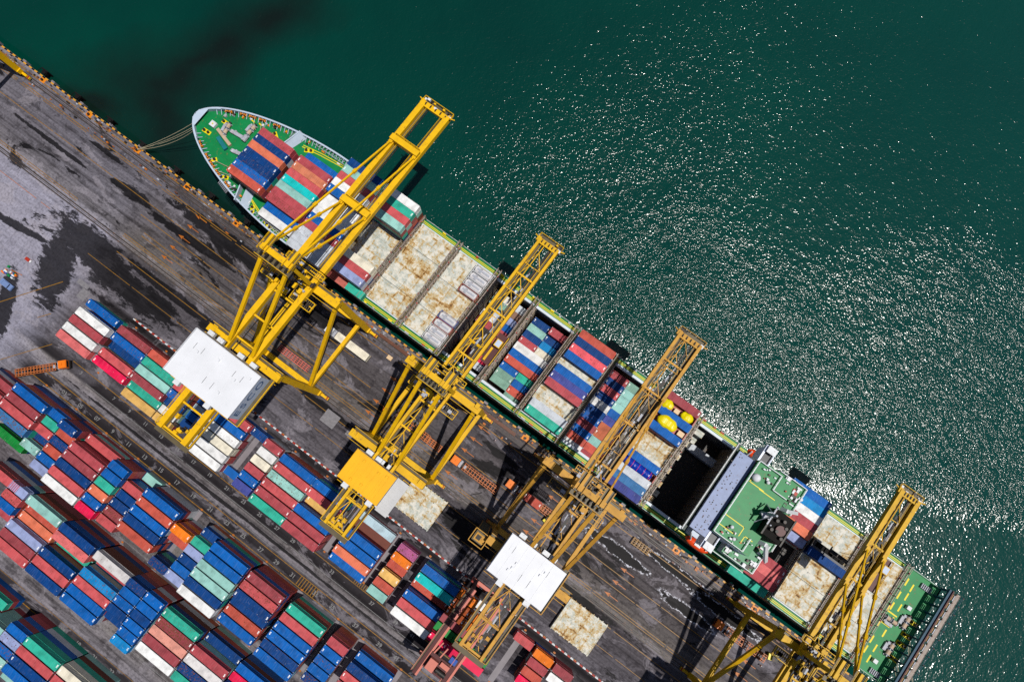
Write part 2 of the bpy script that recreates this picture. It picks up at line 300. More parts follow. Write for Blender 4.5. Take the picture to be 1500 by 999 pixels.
    for e in ((-126, -3.5, 22, 1.7, 2), (-152, -2.6, 10, 2.2), (-168, 3, 9, 1.0), (-185, -5, 20, .8), (-148, -24.5, 22, 6.5, -6), (-128, -27, 20, 5), (-155, -36, 7, 16, 28), (-160, -54, 3.4, 14, 32), (-118, -20.5, 26, 1.9), (-95, -22, 14, 2.4), (-80, 1, 14, 2.5), (-38, -24, 8, 4), (-58, -19.8, 12, 1.6), (-5, 1, 8, 1.4), (9, -2.5, 6, 1.2), (40, -1, 12, 1.7), (58, 4.5, 12, 1.5), (66, -3, 10, 1.6), (24, 3, 8, 1.1), (2, -23, 13, 4.5), (30, -18.6, 22, 1.6), (-175, -33, 14, 1.5, 8), (-40, -60, 60, .5), (-90, -60.4, 40, .5), (75, 3, 12, 1.6)): d = t.math('MINIMUM', d, ell(*e))
    n_ed = t.noise(c, .55, 6, .72, .5, sc=(.45, 1, 1)); d = t.math('ADD', d, t.math('MULTIPLY', t.math('SUBTRACT', n_ed, .5), 1.7))
    wet = t.math('SUBTRACT', 1, t.step(d, .78, .92))
    band = t.math('MULTIPLY', t.step(Y, -52, -30), 1.0)
    pool = t.noise(c, .1, 6, .7, .6, sc=(.35, 1, 1), loc=(17, 3, 0)); wet2 = t.math('MULTIPLY', t.step(pool, .585, .61), band); wet = t.math('MAXIMUM', wet, wet2)
    col = t.mix(t.math('MULTIPLY', wet, .9), col, lin('100e12', .55))
    # sun glint painted as pale rims round the pools of the aft berth
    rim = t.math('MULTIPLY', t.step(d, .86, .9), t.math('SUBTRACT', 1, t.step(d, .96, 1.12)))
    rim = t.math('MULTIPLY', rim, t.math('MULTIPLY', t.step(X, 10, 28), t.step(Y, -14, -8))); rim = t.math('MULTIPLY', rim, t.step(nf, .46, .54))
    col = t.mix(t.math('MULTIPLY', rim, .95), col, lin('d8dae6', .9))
    rough = t.math('SUBTRACT', .9, t.math('MULTIPLY', wet, .35)); t.b.inputs['Specular IOR Level'].default_value = .08
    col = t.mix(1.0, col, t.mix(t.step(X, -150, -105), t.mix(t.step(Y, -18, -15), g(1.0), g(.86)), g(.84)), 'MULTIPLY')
    return t.out(col, rough, t.bump(nf, .25, .03))
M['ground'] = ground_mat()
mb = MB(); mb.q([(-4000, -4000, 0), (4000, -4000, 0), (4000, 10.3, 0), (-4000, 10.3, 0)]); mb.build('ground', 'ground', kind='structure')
mb = MB(); mb.box(-4000, 4000, 10.3, 10.85, -9, .03)
for s in range(-240, 150, 13): mb.box(s, s + 1.4, 10.85, 11.5, -4, -.5)
mb.build('quay_wall', 'concrete', kind='structure')
# quay edge: black and yellow kerb, rubber fenders, bollards
mb = MB()
x = -240.0
while x < 150:
    mb.box(x, x + 1.25, 10.32, 10.8, .03, .3, 0); mb.box(x + 1.25, x + 2.5, 10.32, 10.8, .03, .295, 1); x += 2.5
k = mb.build('kerb', ['kerb_yellow', 'rubber'], kind='structure')
f0 = None
for i, s in enumerate((-205, -190, -175.5, -161, -146, -131, -116, -101, -86)):
    if f0 is None:
        mb = MB(); mb.cyl((0, 0, -2.6), (0, 0, -.2), .8, 10); mb.box(-1.4, 1.4, .5, .95, -2.8, .1); mb.beam((-1.3, .6, .1), (-1.7, -.9, .1), .12); mb.beam((1.3, .6, .1), (1.7, -.9, .1), .12)
        f0 = mb.build('dock_fender', 'rubber', loc=(s, 12.0, 0)); o = f0
    else: o = f0.copy(); COL.objects.link(o); o.location = (s, 12.0, 0)
    props(o, f'black rubber fender on the open quay edge, {WORDS[i]} from the berth end', 'fender', 'fenders along the quay edge')
b0 = None
for i, s in enumerate((-203, -182, -160.6, -139, -118, -97, -30, -2, 26, 54, 82, 110)):
    if b0 is None:
        mb = MB(); mb.box(-1.1, 1.1, -.75, .75, .01, .06, 0); mb.cyl((0, 0, .06), (0, 0, .55), .32, 10, 1, .22); mb.cyl((0, 0, .55), (0, 0, .75), .42, 10, 1)
        b0 = mb.build('bollard', ['orange_paint', 'dark_steel'], loc=(s, 9.55, 0)); o = b0
    else: o = b0.copy(); COL.objects.link(o); o.location = (s, 9.55, 0)
    props(o, f'iron mooring bollard on an orange pad, {WORDS[i]} along the quay edge', 'bollard', 'mooring bollards along the quay')
# crane rails, lane lines and arrows, thin sheets on the ground
mb = MB()
for y in (7.35, -16.9):
    mb.box(-260, 160, y - .75, y - .35, .004, .012, 0); mb.box(-260, 160, y + .35, y + .75, .004, .012, 0); mb.box(-260, 160, y - .08, y + .08, .004, .06, 0)
mb.build('crane_rails', ['rail_steel'], kind='structure')
mb = MB(); Z = .008
def line(x0, x1, y, w=.22, m=0, dash=None, z=Z):
    if dash:
        x = x0
        while x < x1: mb.box(x, min(x + dash[0], x1), y - w / 2, y + w / 2, .004, z, m); x += dash[0] + dash[1]
    else: mb.box(x0, x1, y - w / 2, y + w / 2, .004, z, m)
line(-240, 150, 8.9, .3, 0, (7, .6)); line(-240, 150, 5.0, .25, 0, (30, 2)); line(-240, -100, 4.3, .18, 0, (9, 1.5))
for y, a, b in ((-2.0, -240, -60), (-6.4, -145, -50), (-6.4, -20, 120), (-10.4, -140, -20), (-11.7, -140, -20), (-10.2, 0, 130), (-14.4, -145, 130), (-15.1, -145, 130), (-14.6, -240, -165), (-15.3, -240, -165)): line(a, b, y, .2, 0, (26, .5))
line(-143, 130, -20.3, .2, 0, (38, 1)); line(-150, 110, -26.3, .16, 0, (18, .8)); line(-240, -170, -22.5, .15, 1, (20, 2))
line(-130, 90, -55.0, .22, 0, (60, .4)); line(-122, 90, -58.0, .14, 2, (40, 1)); line(-138, 60, -61.6, .12, 2, (40, 2)); line(-138, 60, -62.5, .22, 0, (70, .3)); line(-138, 60, -65.6, .22, 0, (50, .3))
line(-110, -30, -114.4, .12, 0, (60, .5)); line(-110, -30, -117.4, .25, 0, (40, .3)); line(-130, 0, -108.5, .13, 2, (50, 1)); line(-130, -20, -86.3, .12, 2, (30, 5))
def slant(x0, y0, x1, y1, w, m):
    d = Vector((x1 - x0, y1 - y0, 0)).normalized(); n_ = Vector((-d.y, d.x, 0)) * w / 2
    mb.q([(x0 - n_.x, y0 - n_.y, Z), (x1 - n_.x, y1 - n_.y, Z), (x1 + n_.x, y1 + n_.y, Z), (x0 + n_.x, y0 + n_.y, Z)], m)
slant(-150, -38, -168, -64, .25, 0); slant(-146, -48, -148.6, -51.5, .22, 0); slant(-139, -55, -150, -70, .2, 0); slant(-166, -45, -162, -44.2, .2, 1); slant(-158, -60, -160, -63, .8, 0); slant(-154, -66, -156, -69, .8, 0)
for i in range(8): slant(-31.5 + i * .9, -62.6, -31.5 + i * .9, -65.4, .25, 0)
for i in range(7): slant(-18 + i * .7, -52.6, -18 + i * .7, -55.0, .2, 0)
def arrow(x, y):
    mb.q([(x, y - .1, Z), (x + 3.2, y - .1, Z), (x + 3.2, y + .1, Z), (x, y + .1, Z)], 1); mb.q([(x - 1.7, y, Z), (x + .2, y - .55, Z), (x + .2, y + .55, Z)], 1)
for y in (0.0, -4.3, -8.6, -12.7):
    for x in (-129, -45.5, -14.5, 15, 45, 88):
        if (x, y) != (45, 0.0): arrow(x, y)
arrow(-129, 4.1); arrow(-14.6, 4.2)
mb.build('road_markings', ['line_yellow', 'line_orange', 'line_white'], kind='structure')
# stack corner marks, pale pads under the corner castings, patches of newer concrete
mb = MB()
for y0, n_r, p, xs in ((-37.3, 6, 2.83, (-121.2, -108.6, -95.8, -82, -68, -56.2, -43.7, -30.5, -15.5, -4.2, 8.6, 21.6, 31, 41.5)), (-67.5, 6, 2.83, (-131.5, -119, -106.6, -93.6, -81, -68, -55.5, -42.5, -29, -15.2, -5.8, 8.3)), (-88.8, 6, 2.75, (-108.5, -94.3, -81, -68, -54.8, -43, -31.5, -18))):
    for x in xs:
        for e in (y0 + 1.9, y0 - (n_r - 1) * p - 1.7): mb.box(x - .35, x + .35, e - .25, e + .25, .004, .02, 0)
        mb.box(x - .9, x + .9, y0 - (n_r - 1) * p - 1.4, y0 + 1.4, .004, .01, 1)
for (x, y) in ((24.5, -39), (24.5, -42), (24.5, -46), (24.5, -49), (-56.6, -40), (-56.6, -43), (-56.6, -46)):
    mb.box(x - .6, x + .6, y - .14, y + .14, .012, .02, 0); mb.box(x - .14, x + .14, y - .5, y + .5, .012, .021, 0)
for (x0, x1, y0, y1) in ((-56.5, -51.5, -23.5, -19.2), (-47.5, -45, -22.3, -20.3), (-44, -38, -25, -22.4), (-37, -34.6, -27.8, -25.8), (-146.5, -142, -35.6, -34), (-143.5, -140.5, -39, -35.5)): mb.box(x0, x1, y0, y1, .004, .01, 2)
mb.build('slab_marks', ['line_orange', 'concrete', 'slab_patch'], kind='structure')
# painted bay numbers
def flat_text(cu):
    tmp = bpy.data.objects.new('tmp', cu); me = bpy.data.meshes.new_from_object(tmp); bpy.data.objects.remove(tmp); return me
def number(txt, x, y, size=1.75):
    cu = bpy.data.curves.new('bay_number', 'FONT'); cu.body = txt; cu.size = size; cu.align_x = 'CENTER'; cu.align_y = 'CENTER'; cu.extrude = .002; cu.materials.append(M['line_white']); cu.offset = .03
    o = bpy.data.objects.new('bay_number', flat_text(cu)); COL.objects.link(o); o.location = (x, y, .012); props(o, kind='structure')
for i, x in enumerate((-125.5, -118.7, -111.9, -105.4, -98.8, -92.4, -85.8, -79.4, -72.8, -66, -59.4, -53, -46.3, -40.1, -33.8, -25.1, -18.8, -10, -1.1, 5.2)):
    number('%02d' % (3 + 2 * i) if i < 3 else str(3 + 2 * i), x, -64.1)
    if i not in (1, 14, 16): number(str(3 + 2 * i), x, -56.4, 1.5)
for i, x in enumerate((-78.6, -72.2, -65.8, -59.2)): number(str(17 + 2 * i), x, -116.2)
# red and white barrier along the yard
mb = MB(); x = -123.5; i = 0
while x < 64:
    mb.box(x, x + 1.05, -33.78, -33.5, .01, .8, i % 2); mb.box(x + .1, x + .95, -33.88, -33.4, .01, .3, 2 if i % 5 == 0 else i % 2); x += 1.1; i += 1
mbq = MB()
rq = random.Random(3)
for i in range(420):
    mbq.cb(rq.uniform(-235, 130), rq.choice((rq.uniform(8.4, 10.1), rq.uniform(8.4, 10.1), rq.uniform(5.4, 6.4))), .01, rq.uniform(.2, 1.3), rq.uniform(.15, .6), rq.uniform(.1, .6), rq.choice((0, 0, 1, 2, 3)))
props(mbq.build('quay_clutter', ['dark_steel', 'line_orange', 'winch_grey', 'rust_brown']), kind='stuff')
props(mb.build('barrier_blocks', ['white_worn', 'red_paint', 'kerb_yellow']), kind='stuff')

# ------------------------------------------------------------------ shipping containers
CC = dict(blue='0060b4', dblue='003e80', ltblue='0884c8', lblue='b4ccd8', lbluedk='3c78b0', white='f0f0f0', dred='b44c54', red='cc585c', maroon='9c444c', crim='e81850', pink='e07070', green='30b098', dgreen='108838', lteal='98ccc4', ltealdk='80a898',
          cyan='10c8c8', orange='f88018', orng='e87c5c', orng2='c06848', redor='c85848', dorange='a84c1c', rustor='d88060', tan='e8b868', cream='ece4d0', lav='98a4d0', purple='444c98', purplepink='b45c90', rust='70392c', rustwhite='dcd8d8', rustpink='e09888', lgrey='cdd3dc', coral='f0606c', brown='8c6c5c')  # dorange is orange with a cast shadow painted into the colour
def cont_meshes(L):
    h = L / 2; W = 1.219; mb = MB(); n = int(L / .55) * 2
    for sx in (-1, 1):
        for sy in (-1, 1):
            mb.cb(sx * (h - .08), sy * (W - .08), 0, .16, .16, 2.59)
            for z in (0, 2.47): mb.cb(sx * (h - .09), sy * (W - .09), z, .185, .185, .125, 1)
        mb.box(sx * h - (.1 if sx > 0 else 0), sx * h + (.1 if sx < 0 else 0), -W + .16, W - .16, 2.46, 2.58); mb.box(sx * h - (.1 if sx > 0 else 0), sx * h + (.1 if sx < 0 else 0), -W + .16, W - .16, .02, .16)
    for sy in (-1, 1):
        y = sy * W; mb.box(-h + .16, h - .16, min(y, y - sy * .08), max(y, y - sy * .08), 2.48, 2.57); mb.box(-h + .16, h - .16, min(y, y - sy * .08), max(y, y - sy * .08), .02, .16)
        px = None
        for i in range(n + 1):
            x = -h + .16 + (2 * h - .32) * i / n; yy = y - sy * (.02 if (i // 1) % 2 else .07)
            if px: mb.q([(px[0], px[1], .16), (x, yy, .16), (x, yy, 2.48), (px[0], px[1], 2.48)][::sy])
            px = (x, yy)
    mb.q([(-h + .05, -W + .1, .1), (-h + .05, W - .1, .1), (-h + .05, W - .1, 2.5), (-h + .05, -W + .1, 2.5)]); mb.q([(-h + .1, -W + .05, .05), (h - .1, -W + .05, .05), (h - .1, W - .05, .05), (-h + .1, W - .05, .05)])
    body = mb.mesh('container_frame', ['cont', 'winch_grey'])
    mb = MB(); n = int(L / .6) * 2; px = None
    for i in range(n + 1):
        x = -h + .1 + (2 * h - .2) * i / n; z = 2.555 if i % 2 else 2.535
        if px: mb.q([(px[0], -W + .07, px[1]), (x, -W + .07, z), (x, W - .07, z), (px[0], W - .07, px[1])])
        px = (x, z)
    roof = mb.mesh('container_roof', 'roof40' if L > 8 else 'roof20')
    mb = MB(); e = h - .03
    for sy in (-1, 1):
        mb.box(e - .05, e, min(sy * .02, sy * 1.06), max(sy * .02, sy * 1.06), .17, 2.45)
        for k in (.3, .8): mb.beam((e + .02, sy * k, .1), (e + .02, sy * k, 2.5), .04)
    return body, roof, mb.mesh('container_doors', 'cont')
CM = {40: cont_meshes(12.19), 20: cont_meshes(6.06)}
NCONT = [0]
lowv, lowf, lowc = [], [], []
DARKS = [lin(CC[k]) for k in ('dred', 'maroon', 'dblue', 'blue', 'redor', 'green', 'rust', 'dblue', 'maroon', 'lteal', 'lgrey', 'redor', 'dred', 'orng2')]
def low(x, y, z, L, col):
    b = len(lowv); h = (12.19 if L == 40 else 6.06) / 2; W = 1.21
    for zz in (z, z + 2.55):
        for yy in (y - W, y + W):
            for xx in (x - h, x + h): lowv.append((xx, yy, zz))
    for f in ((0, 2, 3, 1), (4, 5, 7, 6), (0, 1, 5, 4), (2, 6, 7, 3), (0, 4, 6, 2), (1, 3, 7, 5)):
        lowf.append(tuple(b + i for i in f)); lowc.extend([col] * 4)
def container(x, y, ztop, L, col, label, group, base=0.0, mass=False):
    z = ztop - 2.59; body, roof, door = CM[L]; c = lin(CC[col])
    if mass:
        while z > base - .3: low(x, y, max(z, base + .01), L, c); z -= 2.62; c = random.choice(DARKS)
        return
    j = 1 + random.uniform(-.1, .08); c = tuple(min(1, a * j) for a in c[:3]) + (1,)
    x += random.uniform(-.05, .05); y += random.uniform(-.03, .03)
    o = bpy.data.objects.new('shipping_container', body); COL.objects.link(o); o.location = (x, y, z); o.color = c
    if random.random() < .5: o.rotation_euler = (0, 0, math.pi)
    for nm, me in (('roof', roof), ('door', door)):
        k = bpy.data.objects.new(nm, me); COL.objects.link(k); k.parent = o; k.color = c
    props(o, label, 'container', group); NCONT[0] += 1
    zz = z - 2.62
    while zz > base - .3:
        low(x, y, max(zz, base + .01), L, random.choice(DARKS) if random.random() < .9 else c); zz -= 2.62
CW = dict(blue='blue', dblue='navy blue', ltblue='sky blue patchy', lblue='pale blue grey', lbluedk='steel blue', white='white', dred='dull red', red='red', maroon='maroon', crim='crimson', pink='pink', green='teal green', dgreen='bright green', lteal='pale teal', ltealdk='grey green',
          cyan='turquoise', orange='bright orange', orng='salmon orange', orng2='brown orange', redor='brick red', dorange='shade-darkened orange', rustor='rusty orange', tan='sandy yellow', cream='cream', lav='lavender grey', purple='violet blue', purplepink='magenta', rust='rust brown', rustwhite='rust-streaked white', rustpink='mottled pink', lgrey='light grey', coral='coral pink', brown='brown')
YARD = [
 ('A', -127.6, 40, '1white4 2dred4 3white4 4pink4'), ('A', -130.0, 40, '0blue2'),
 ('A', -115.1, 40, '0maroon3 1blue3 2dblue2 3red3 4crim3'),
 ('A', -102.7, 40, '0redor3 1green3 2lteal3 3maroon3 4green2 5tan2'),
 ('A', -93.2, 20, '1red3 2blue3 3dblue2 4white2 5tan2'), ('A', -86.4, 20, '0redor2 1blue1 2lblue1 3blue1 4dblue1'),
 ('A', -75.6, 40, '0red3 1blue3 2white3 3cream3 4white3 5white3'),
 ('A', -66.4, 20, '0dblue2'), ('A', -66.3, 20, '5blue1'),
 ('A', -60.5, 20, '0dred3 1white3 2cream3 3dred3 4blue3 5purple3'),
 ('A', -49.9, 40, '0blue4 1red4 2lteal4 3red4 4dred4 5green4'),
 ('A', -37.6, 40, '0blue4 1red4 2tan2 3blue4 4dred4 5dred4'),
 ('A', -21.8, 40, '0lblue2 1rust1 2blue3 3blue3 4orng3 5blue2'),
 ('A', -10.0, 20, '0purplepink3 1orange3 2redor2 3tan3 4redor3 5lteal3'),
 ('A', 2.2, 40, '0blue4 1cyan4 2redor2 3blue4 4red4 5white4'),
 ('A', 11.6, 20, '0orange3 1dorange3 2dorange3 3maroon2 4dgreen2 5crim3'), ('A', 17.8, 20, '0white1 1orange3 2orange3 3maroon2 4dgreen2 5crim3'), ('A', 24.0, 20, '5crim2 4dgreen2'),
 ('A', 31.7, 20, '0red2'), ('A', 38.4, 20, '0orange3 1dred3 2redor3 3crim3'), ('A', 45.2, 20, '0maroon3 1white3'),
 ('B', -125.4, 40, '0blue5 1maroon5 2red5 3lbluedk5 5dgreen3'), ('B', -138.0, 40, '1maroon4 2red5'),
 ('B', -117.0, 20, '0blue4 1green4 2red4 4lteal4 3dblue3'), ('B', -110.6, 20, '0dblue5 1redor4 2dblue4 3redor4 4blue4 5lav4'),
 ('B', -100.6, 40, '0red3 1dred5 2maroon5 3dblue5 4red5 5white5'),
 ('B', -90.9, 20, '0blue5 1blue5 2green5 3orng5 4blue5 5crim5'),
 ('B', -84.6, 20, '0lteal1 1red4 2dblue4 3dblue4 4maroon4 5red4'),
 ('B', -74.5, 40, '0blue5 1redor5 2blue5 3dblue5 4redor5'),
 ('B', -64.7, 20, '1orange5 2redor4 5dblue4'), ('B', -58.6, 20, '0dblue3 1green4 2lav4 3dblue4 4blue4 5lav4'),
 ('B', -49.2, 40, '0blue5 1blue5 2lteal5 3lteal5 4dblue5 5white5'),
 ('B', -35.9, 40, '0maroon5 1red5 2dblue5 3dblue4 4redor4 5blue4'),
 ('B', -21.5, 40, '0green5 1red5 2blue5 3blue5 4dblue5 5blue5'),
 ('B', -10.0, 20, '0dred5 1blue5 2blue5 3blue5 4dblue5'),
 ('B', 1.6, 40, '0blue3 1dblue4 2red4 3maroon4'),
 ('C', -116.0, 40, '0red5'), ('C', -109.9, 20, '0lav5 1red5 2blue5 3dred4'),
 ('C', -100.0, 40, '0lteal5 1redor4 2orng4 3lav5 4maroon5 5red5'), 
 ('C', -87.3, 40, '0dblue5 1pink5 3dblue5 4red5 5dblue5 2green3'),
 ('C', -74.3, 40, '0rustwhite5 1dred3 2ltblue5 3red5 4blue5 5blue5'),
 ('C', -65.0, 20, '0dblue5 1blue5 2blue5 3dblue5 4dblue4'), ('C', -58.6, 20, '0blue5 1blue5 2dblue5 3blue5 4blue5 5ltblue5'),
 ('C', -48.5, 40, '0green5 1maroon5 2rustpink5 3maroon5 4white5'),
 ('C', -35.8, 40, '0dblue3 1dred5 2rustwhite5 3dblue5 4green5'),
 ('C', -23.1, 40, '0blue4 1crim4 2blue5 3dred4'),
 ('D', -99.1, 40, '0green3 1lteal4 2blue4'), ('D', -83.6, 20, '0blue5 1lav5 2blue5 3lteal5'), ('D', -89.8, 20, '1lteal5 2dblue5'),
 ('D', -74.3, 40, '0green5 1red5 2dblue5 3blue5 4lteal4'), ('D', -61.6, 40, '0cream5 1red5 2blue4')]
BASE = {'A': (-37.3, 2.83, 'yard block along the barrier'), 'B': (-67.5, 2.83, 'middle yard block'), 'C': (-88.8, 2.75, 'yard block behind the middle'), 'D': (-117.3, 2.85, 'corner block farthest inland')}
import re
BN = {}
for blk, x, L, st in sorted(YARD, key=lambda r: (r[0], r[1])):
    y0, p, bn = BASE[blk]; BN[blk] = BN.get(blk, -1) + 1; bi = BN[blk]
    for k, c, tr in re.findall(r'(\d)([a-z0-9]*?[a-z])(\d)(?= |$)', st):
        container(x, y0 - p * int(k), 2.6 * int(tr), L, c, f"{CW[c]} {'long' if L == 40 else 'short'} container, {WORDS[int(k)]} row, {WORDS[bi]} bay, {bn}", 'containers stacked in the yard', mass=(blk, x) in (('A', -86.4),) or int(tr) < 2 or (blk == 'A' and x > 9 and int(tr) == 2 and x < 24.5))
# ------------------------------------------------------------------ the container ship
ship = thing('container_ship', (0, 29, 0), 'long container ship moored at the quay, green decks, half its cargo unloaded', 'ship')
def outline(x, lv):
    """half width of the hull at station x; lv 1 = deck edge, 0 = waterline"""
    if x > 96: w = 16.1 - (x - 96) * (.018 if lv > .5 else .1)
    else: w = 16.1
    xs = -96 if lv > .5 else -70 - 0
    tip = -144.2 + (1 - lv) * 9
    if x < xs:
        u = (x - tip) / (xs - tip); u = max(0.0, min(1.0, u)); e = .56 if lv > .5 else .8
        w = 16.1 * (1 - (1 - u) ** (1.75 if lv > .5 else 1.5)) ** e
    return w
def hull():
    mb = MB(); st = []; N = 60
    xs = [-144.2 + 52 * (i / 26) ** 1.7 for i in range(27)] + [-92 + (118 + 92) * i / 26 for i in range(1, 27)]
    for x in xs:
        top = 14.0 if x < -93 else 10.0
        u = max(0, (-80 - x) / 64)
        ring = []
        for lv, z in ((0, -6), (.0, -3), (.35, 2), (.7, 7), (1, top)):
            xx = x + (1 - lv) * 9 * u ** 2
            w = outline(x, 1) * lv + outline(max(xx, -135.1), 0) * (1 - lv) if x < -60 else outline(x, 1) * (1 if x < 96 else (.6 + .4 * lv) + (1 - (.6 + .4 * lv)) * max(0, 1 - (x - 96) / 22))
            ring.append((xx, w, z))
        st.append(ring)
    for a, b in zip(st[:-1], st[1:]):
        for i in range(4):
            for sg in (1, -1):
                q = [(a[i][0], 29 + sg * a[i][1], a[i][2]), (b[i][0], 29 + sg * b[i][1], b[i][2]), (b[i + 1][0], 29 + sg * b[i + 1][1], b[i + 1][2]), (a[i + 1][0], 29 + sg * a[i + 1][1], a[i + 1][2])]
                mb.q(q if sg > 0 else q[::-1], 0)
    e = st[-1]
    for i in range(4): mb.q([(e[i][0], 29 + e[i][1], e[i][2]), (e[i][0], 29 - e[i][1], e[i][2]), (e[i + 1][0], 29 - e[i + 1][1], e[i + 1][2]), (e[i + 1][0], 29 + e[i + 1][1], e[i + 1][2])], 0)
    return mb, xs
hb, hxs = hull(); hb.build('hull', 'hull_blue', ship, smooth=False)
# forecastle deck, white bulwark with stays
mb = MB(); fx = [x for x in hxs if x < -93] + [-92.8]
for a, b in zip(fx[:-1], fx[1:]):
    wa, wb = outline(a, 1) - .3, outline(b, 1) - .3
    mb.q([(a, 29 - max(0, wa), 12.6), (b, 29 - wb, 12.6), (b, 29 + wb, 12.6), (a, 29 + max(0, wa), 12.6)])
mb.build('forecastle_deck', 'deck_green', ship)
mb = MB()
for a, b in zip(fx[:-1], fx[1:]):
    for sg in (1, -1):
        wa, wb = outline(a, 1), outline(b, 1); t_ = .75 if a < -139 else .5
        o = [(a, 29 + sg * wa), (b, 29 + sg * wb), (b, 29 + sg * max(0, wb - t_)), (a, 29 + sg * max(0, wa - t_))]
        mb.q([(*p, 14.25) for p in (o if sg > 0 else o[::-1])]); mb.q([(*o[2], 12.6), (*o[3], 12.6), (*o[3], 14.25), (*o[2], 14.25)]); mb.q([(*o[0], 13.9), (*o[1], 13.9), (*o[1], 14.25), (*o[0], 14.25)])
mb.q([(-143.9, 27.4, 14.3), (-141.6, 25.6, 14.3), (-141.6, 32.4, 14.3), (-143.9, 30.6, 14.3)])
mb.build('bulwark', 'hull_white', ship)
for sg in (1, -1):
    for x in (-136.6, -132.2, -129.4, -126.2, -121.5):
        w = outline(x, 1) - .9; dx = outline(x + .5, 1) - outline(x - .5, 1); a = math.atan(dx) * sg
        f = MB().cb(0, 0, 0, 1.5, .7, .95, 0).cyl((-.35, 0, .95), (-.35, 0, 1.05), .25, 8, 1).cyl((.35, 0, .95), (.35, 0, 1.05), .25, 8, 1).cb(-.9, 0, 0, .3, .8, .9, 1).cb(.9, 0, 0, .3, .8, .9, 1)
        o = f.build('roller_fairlead', ['dark_steel', 'orange_paint'], None, off=(0, 0, 0)); o.parent = ship; o.location = (x - ship.location.x, 29 + sg * w - ship.location.y, 12.7); o.rotation_euler = (0, 0, a)
mb = MB(); x = -140
while x < -96:
    for sg in (1, -1):
        w = outline(x, 1); dx = (outline(x + .5, 1) - outline(x - .5, 1)); n_ = Vector((dx, -1, 0)).normalized()
        p = Vector((x, w - .4, 0)); q = p + n_ * 1.5
        mb.beam((p.x, 29 + sg * p.y, 13.7), (q.x, 29 + sg * q.y, 12.8), .16, .22)
    x += 1.25
mb.build('bulwark_stay', 'hull_white', ship)['kind'] = 'stuff'
# breakwater
for sg in (1, -1):
    mb = MB(); y0, y1 = 29 + sg * 8.2, 29 + sg * 14.6
    mb.beam((-113.6 if sg > 0 else -115.5, y1, 13.8), (-115.2 if sg > 0 else -117.8, y0, 13.8), .35, 2.4); mb.q([(-113.4, y1, 14.9), (-111.4, y1, 12.7), (-113.4, y0, 12.7), (-115.4, y0, 14.9)])
    mb.build('breakwater', 'hull_white', ship)
# main deck strips, coamings, walkway lines
mb = MB(); mb.box(-92.6, 117.6, 12.95, 15.3, 9.4, 10.0, 0); mb.box(-92.6, 117.6, 42.7, 45.05, 9.4, 10.0, 0); mb.box(106.2, 117.8, 15.3, 42.7, 9.4, 9.99, 0)
mb.build('main_deck', 'deck_green', ship)
mb = MB()
for y in (13.7, 14.15, 43.85, 44.3): mb.box(-92, 106, y - .1, y + .1, 10.0, 10.03)
mb.build('walkway_line', 'yellow_line', ship)
for y0, y1 in ((14.75, 15.55), (42.45, 43.25)):
    for x0, x1 in ((-92, -66.8), (-66, -52.4), (-51.6, -37.8), (-37, -23.2), (-22.4, -8.6), (-7.8, 5.9), (6.7, 20.5), (21.3, 35.3), (36.2, 49.3), (79.5, 92.2), (93.2, 106)):
        MB().box(x0, x1, y0, y1, 10.0, 11.1).build('hatch_coaming', 'coaming_white', ship)
mb = MB(); mb.rail([(-92, 13.02, 10), (50, 13.02, 10)], 1.05, .05, 3, 0); mb.rail([(-92, 44.98, 10), (50, 44.98, 10)], 1.05, .05, 3, 0); mb.rail([(72, 13.02, 10), (117, 13.2, 10)], 1.05, .05, 3, 0); mb.rail([(72, 44.98, 10), (117, 44.7, 10)], 1.05, .05, 3, 0)
mb.build('deck_railing', 'white_worn', ship)
# small deck gear on the walkways
mb = MB()
for i in range(44):
    x = -90 + i * 3.1 + random.random(); y = random.choice((13.35, 44.65))
    if 49 < x < 78: continue
    mb.cb(x, y, 10, .6 + random.random(), .4, .5 + random.random() * .6, random.choice((0, 1, 2, 2, 1)))
mb.build('deck_vents', ['yellow_line', 'winch_grey', 'red_paint'], ship)['kind'] = 'stuff'
# holds: floor, side walls, bulkheads
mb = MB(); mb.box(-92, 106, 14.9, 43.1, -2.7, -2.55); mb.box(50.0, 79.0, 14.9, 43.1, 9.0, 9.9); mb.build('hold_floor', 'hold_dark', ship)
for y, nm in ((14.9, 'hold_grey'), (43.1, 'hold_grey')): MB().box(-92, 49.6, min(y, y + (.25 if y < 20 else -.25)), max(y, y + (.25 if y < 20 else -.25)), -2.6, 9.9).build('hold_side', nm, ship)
for x in (-66.4, -52.0, -37.4, -22.8, -8.2, 6.3, 20.9, 35.75, 49.6, 79.2, 92.7, 106.2):
    mb = MB(); mb.box(x - .55, x + .55, 15.2, 42.8, -2.6, 10.0, 0)
    if x in (-37.4, -22.8, -8.2, 6.3, 35.75, 49.6):
        for i in range(12):
            y = 15.3 + i * 2.46
            mb.box(x + .55, x + .85, y - .16, y + .16, -2.6, 10.0, 1); mb.box(x - .85, x - .55, y - .16, y + .16, -2.6, 10.0, 1)
            if i < 11:
                mb.box(x + .55, x + .68, y + .5, y + 1.95, 7.4, 9.6, 2); mb.box(x + .55, x + .68, y + .5, y + 1.95, 4.4, 6.8, 2); mb.box(x - .68, x - .55, y + .5, y + 1.95, 7.4, 9.6, 2)
    mb.build('bulkhead', ['bulkhead_tan', 'bridge_steel', 'bulkhead_tan'], ship)
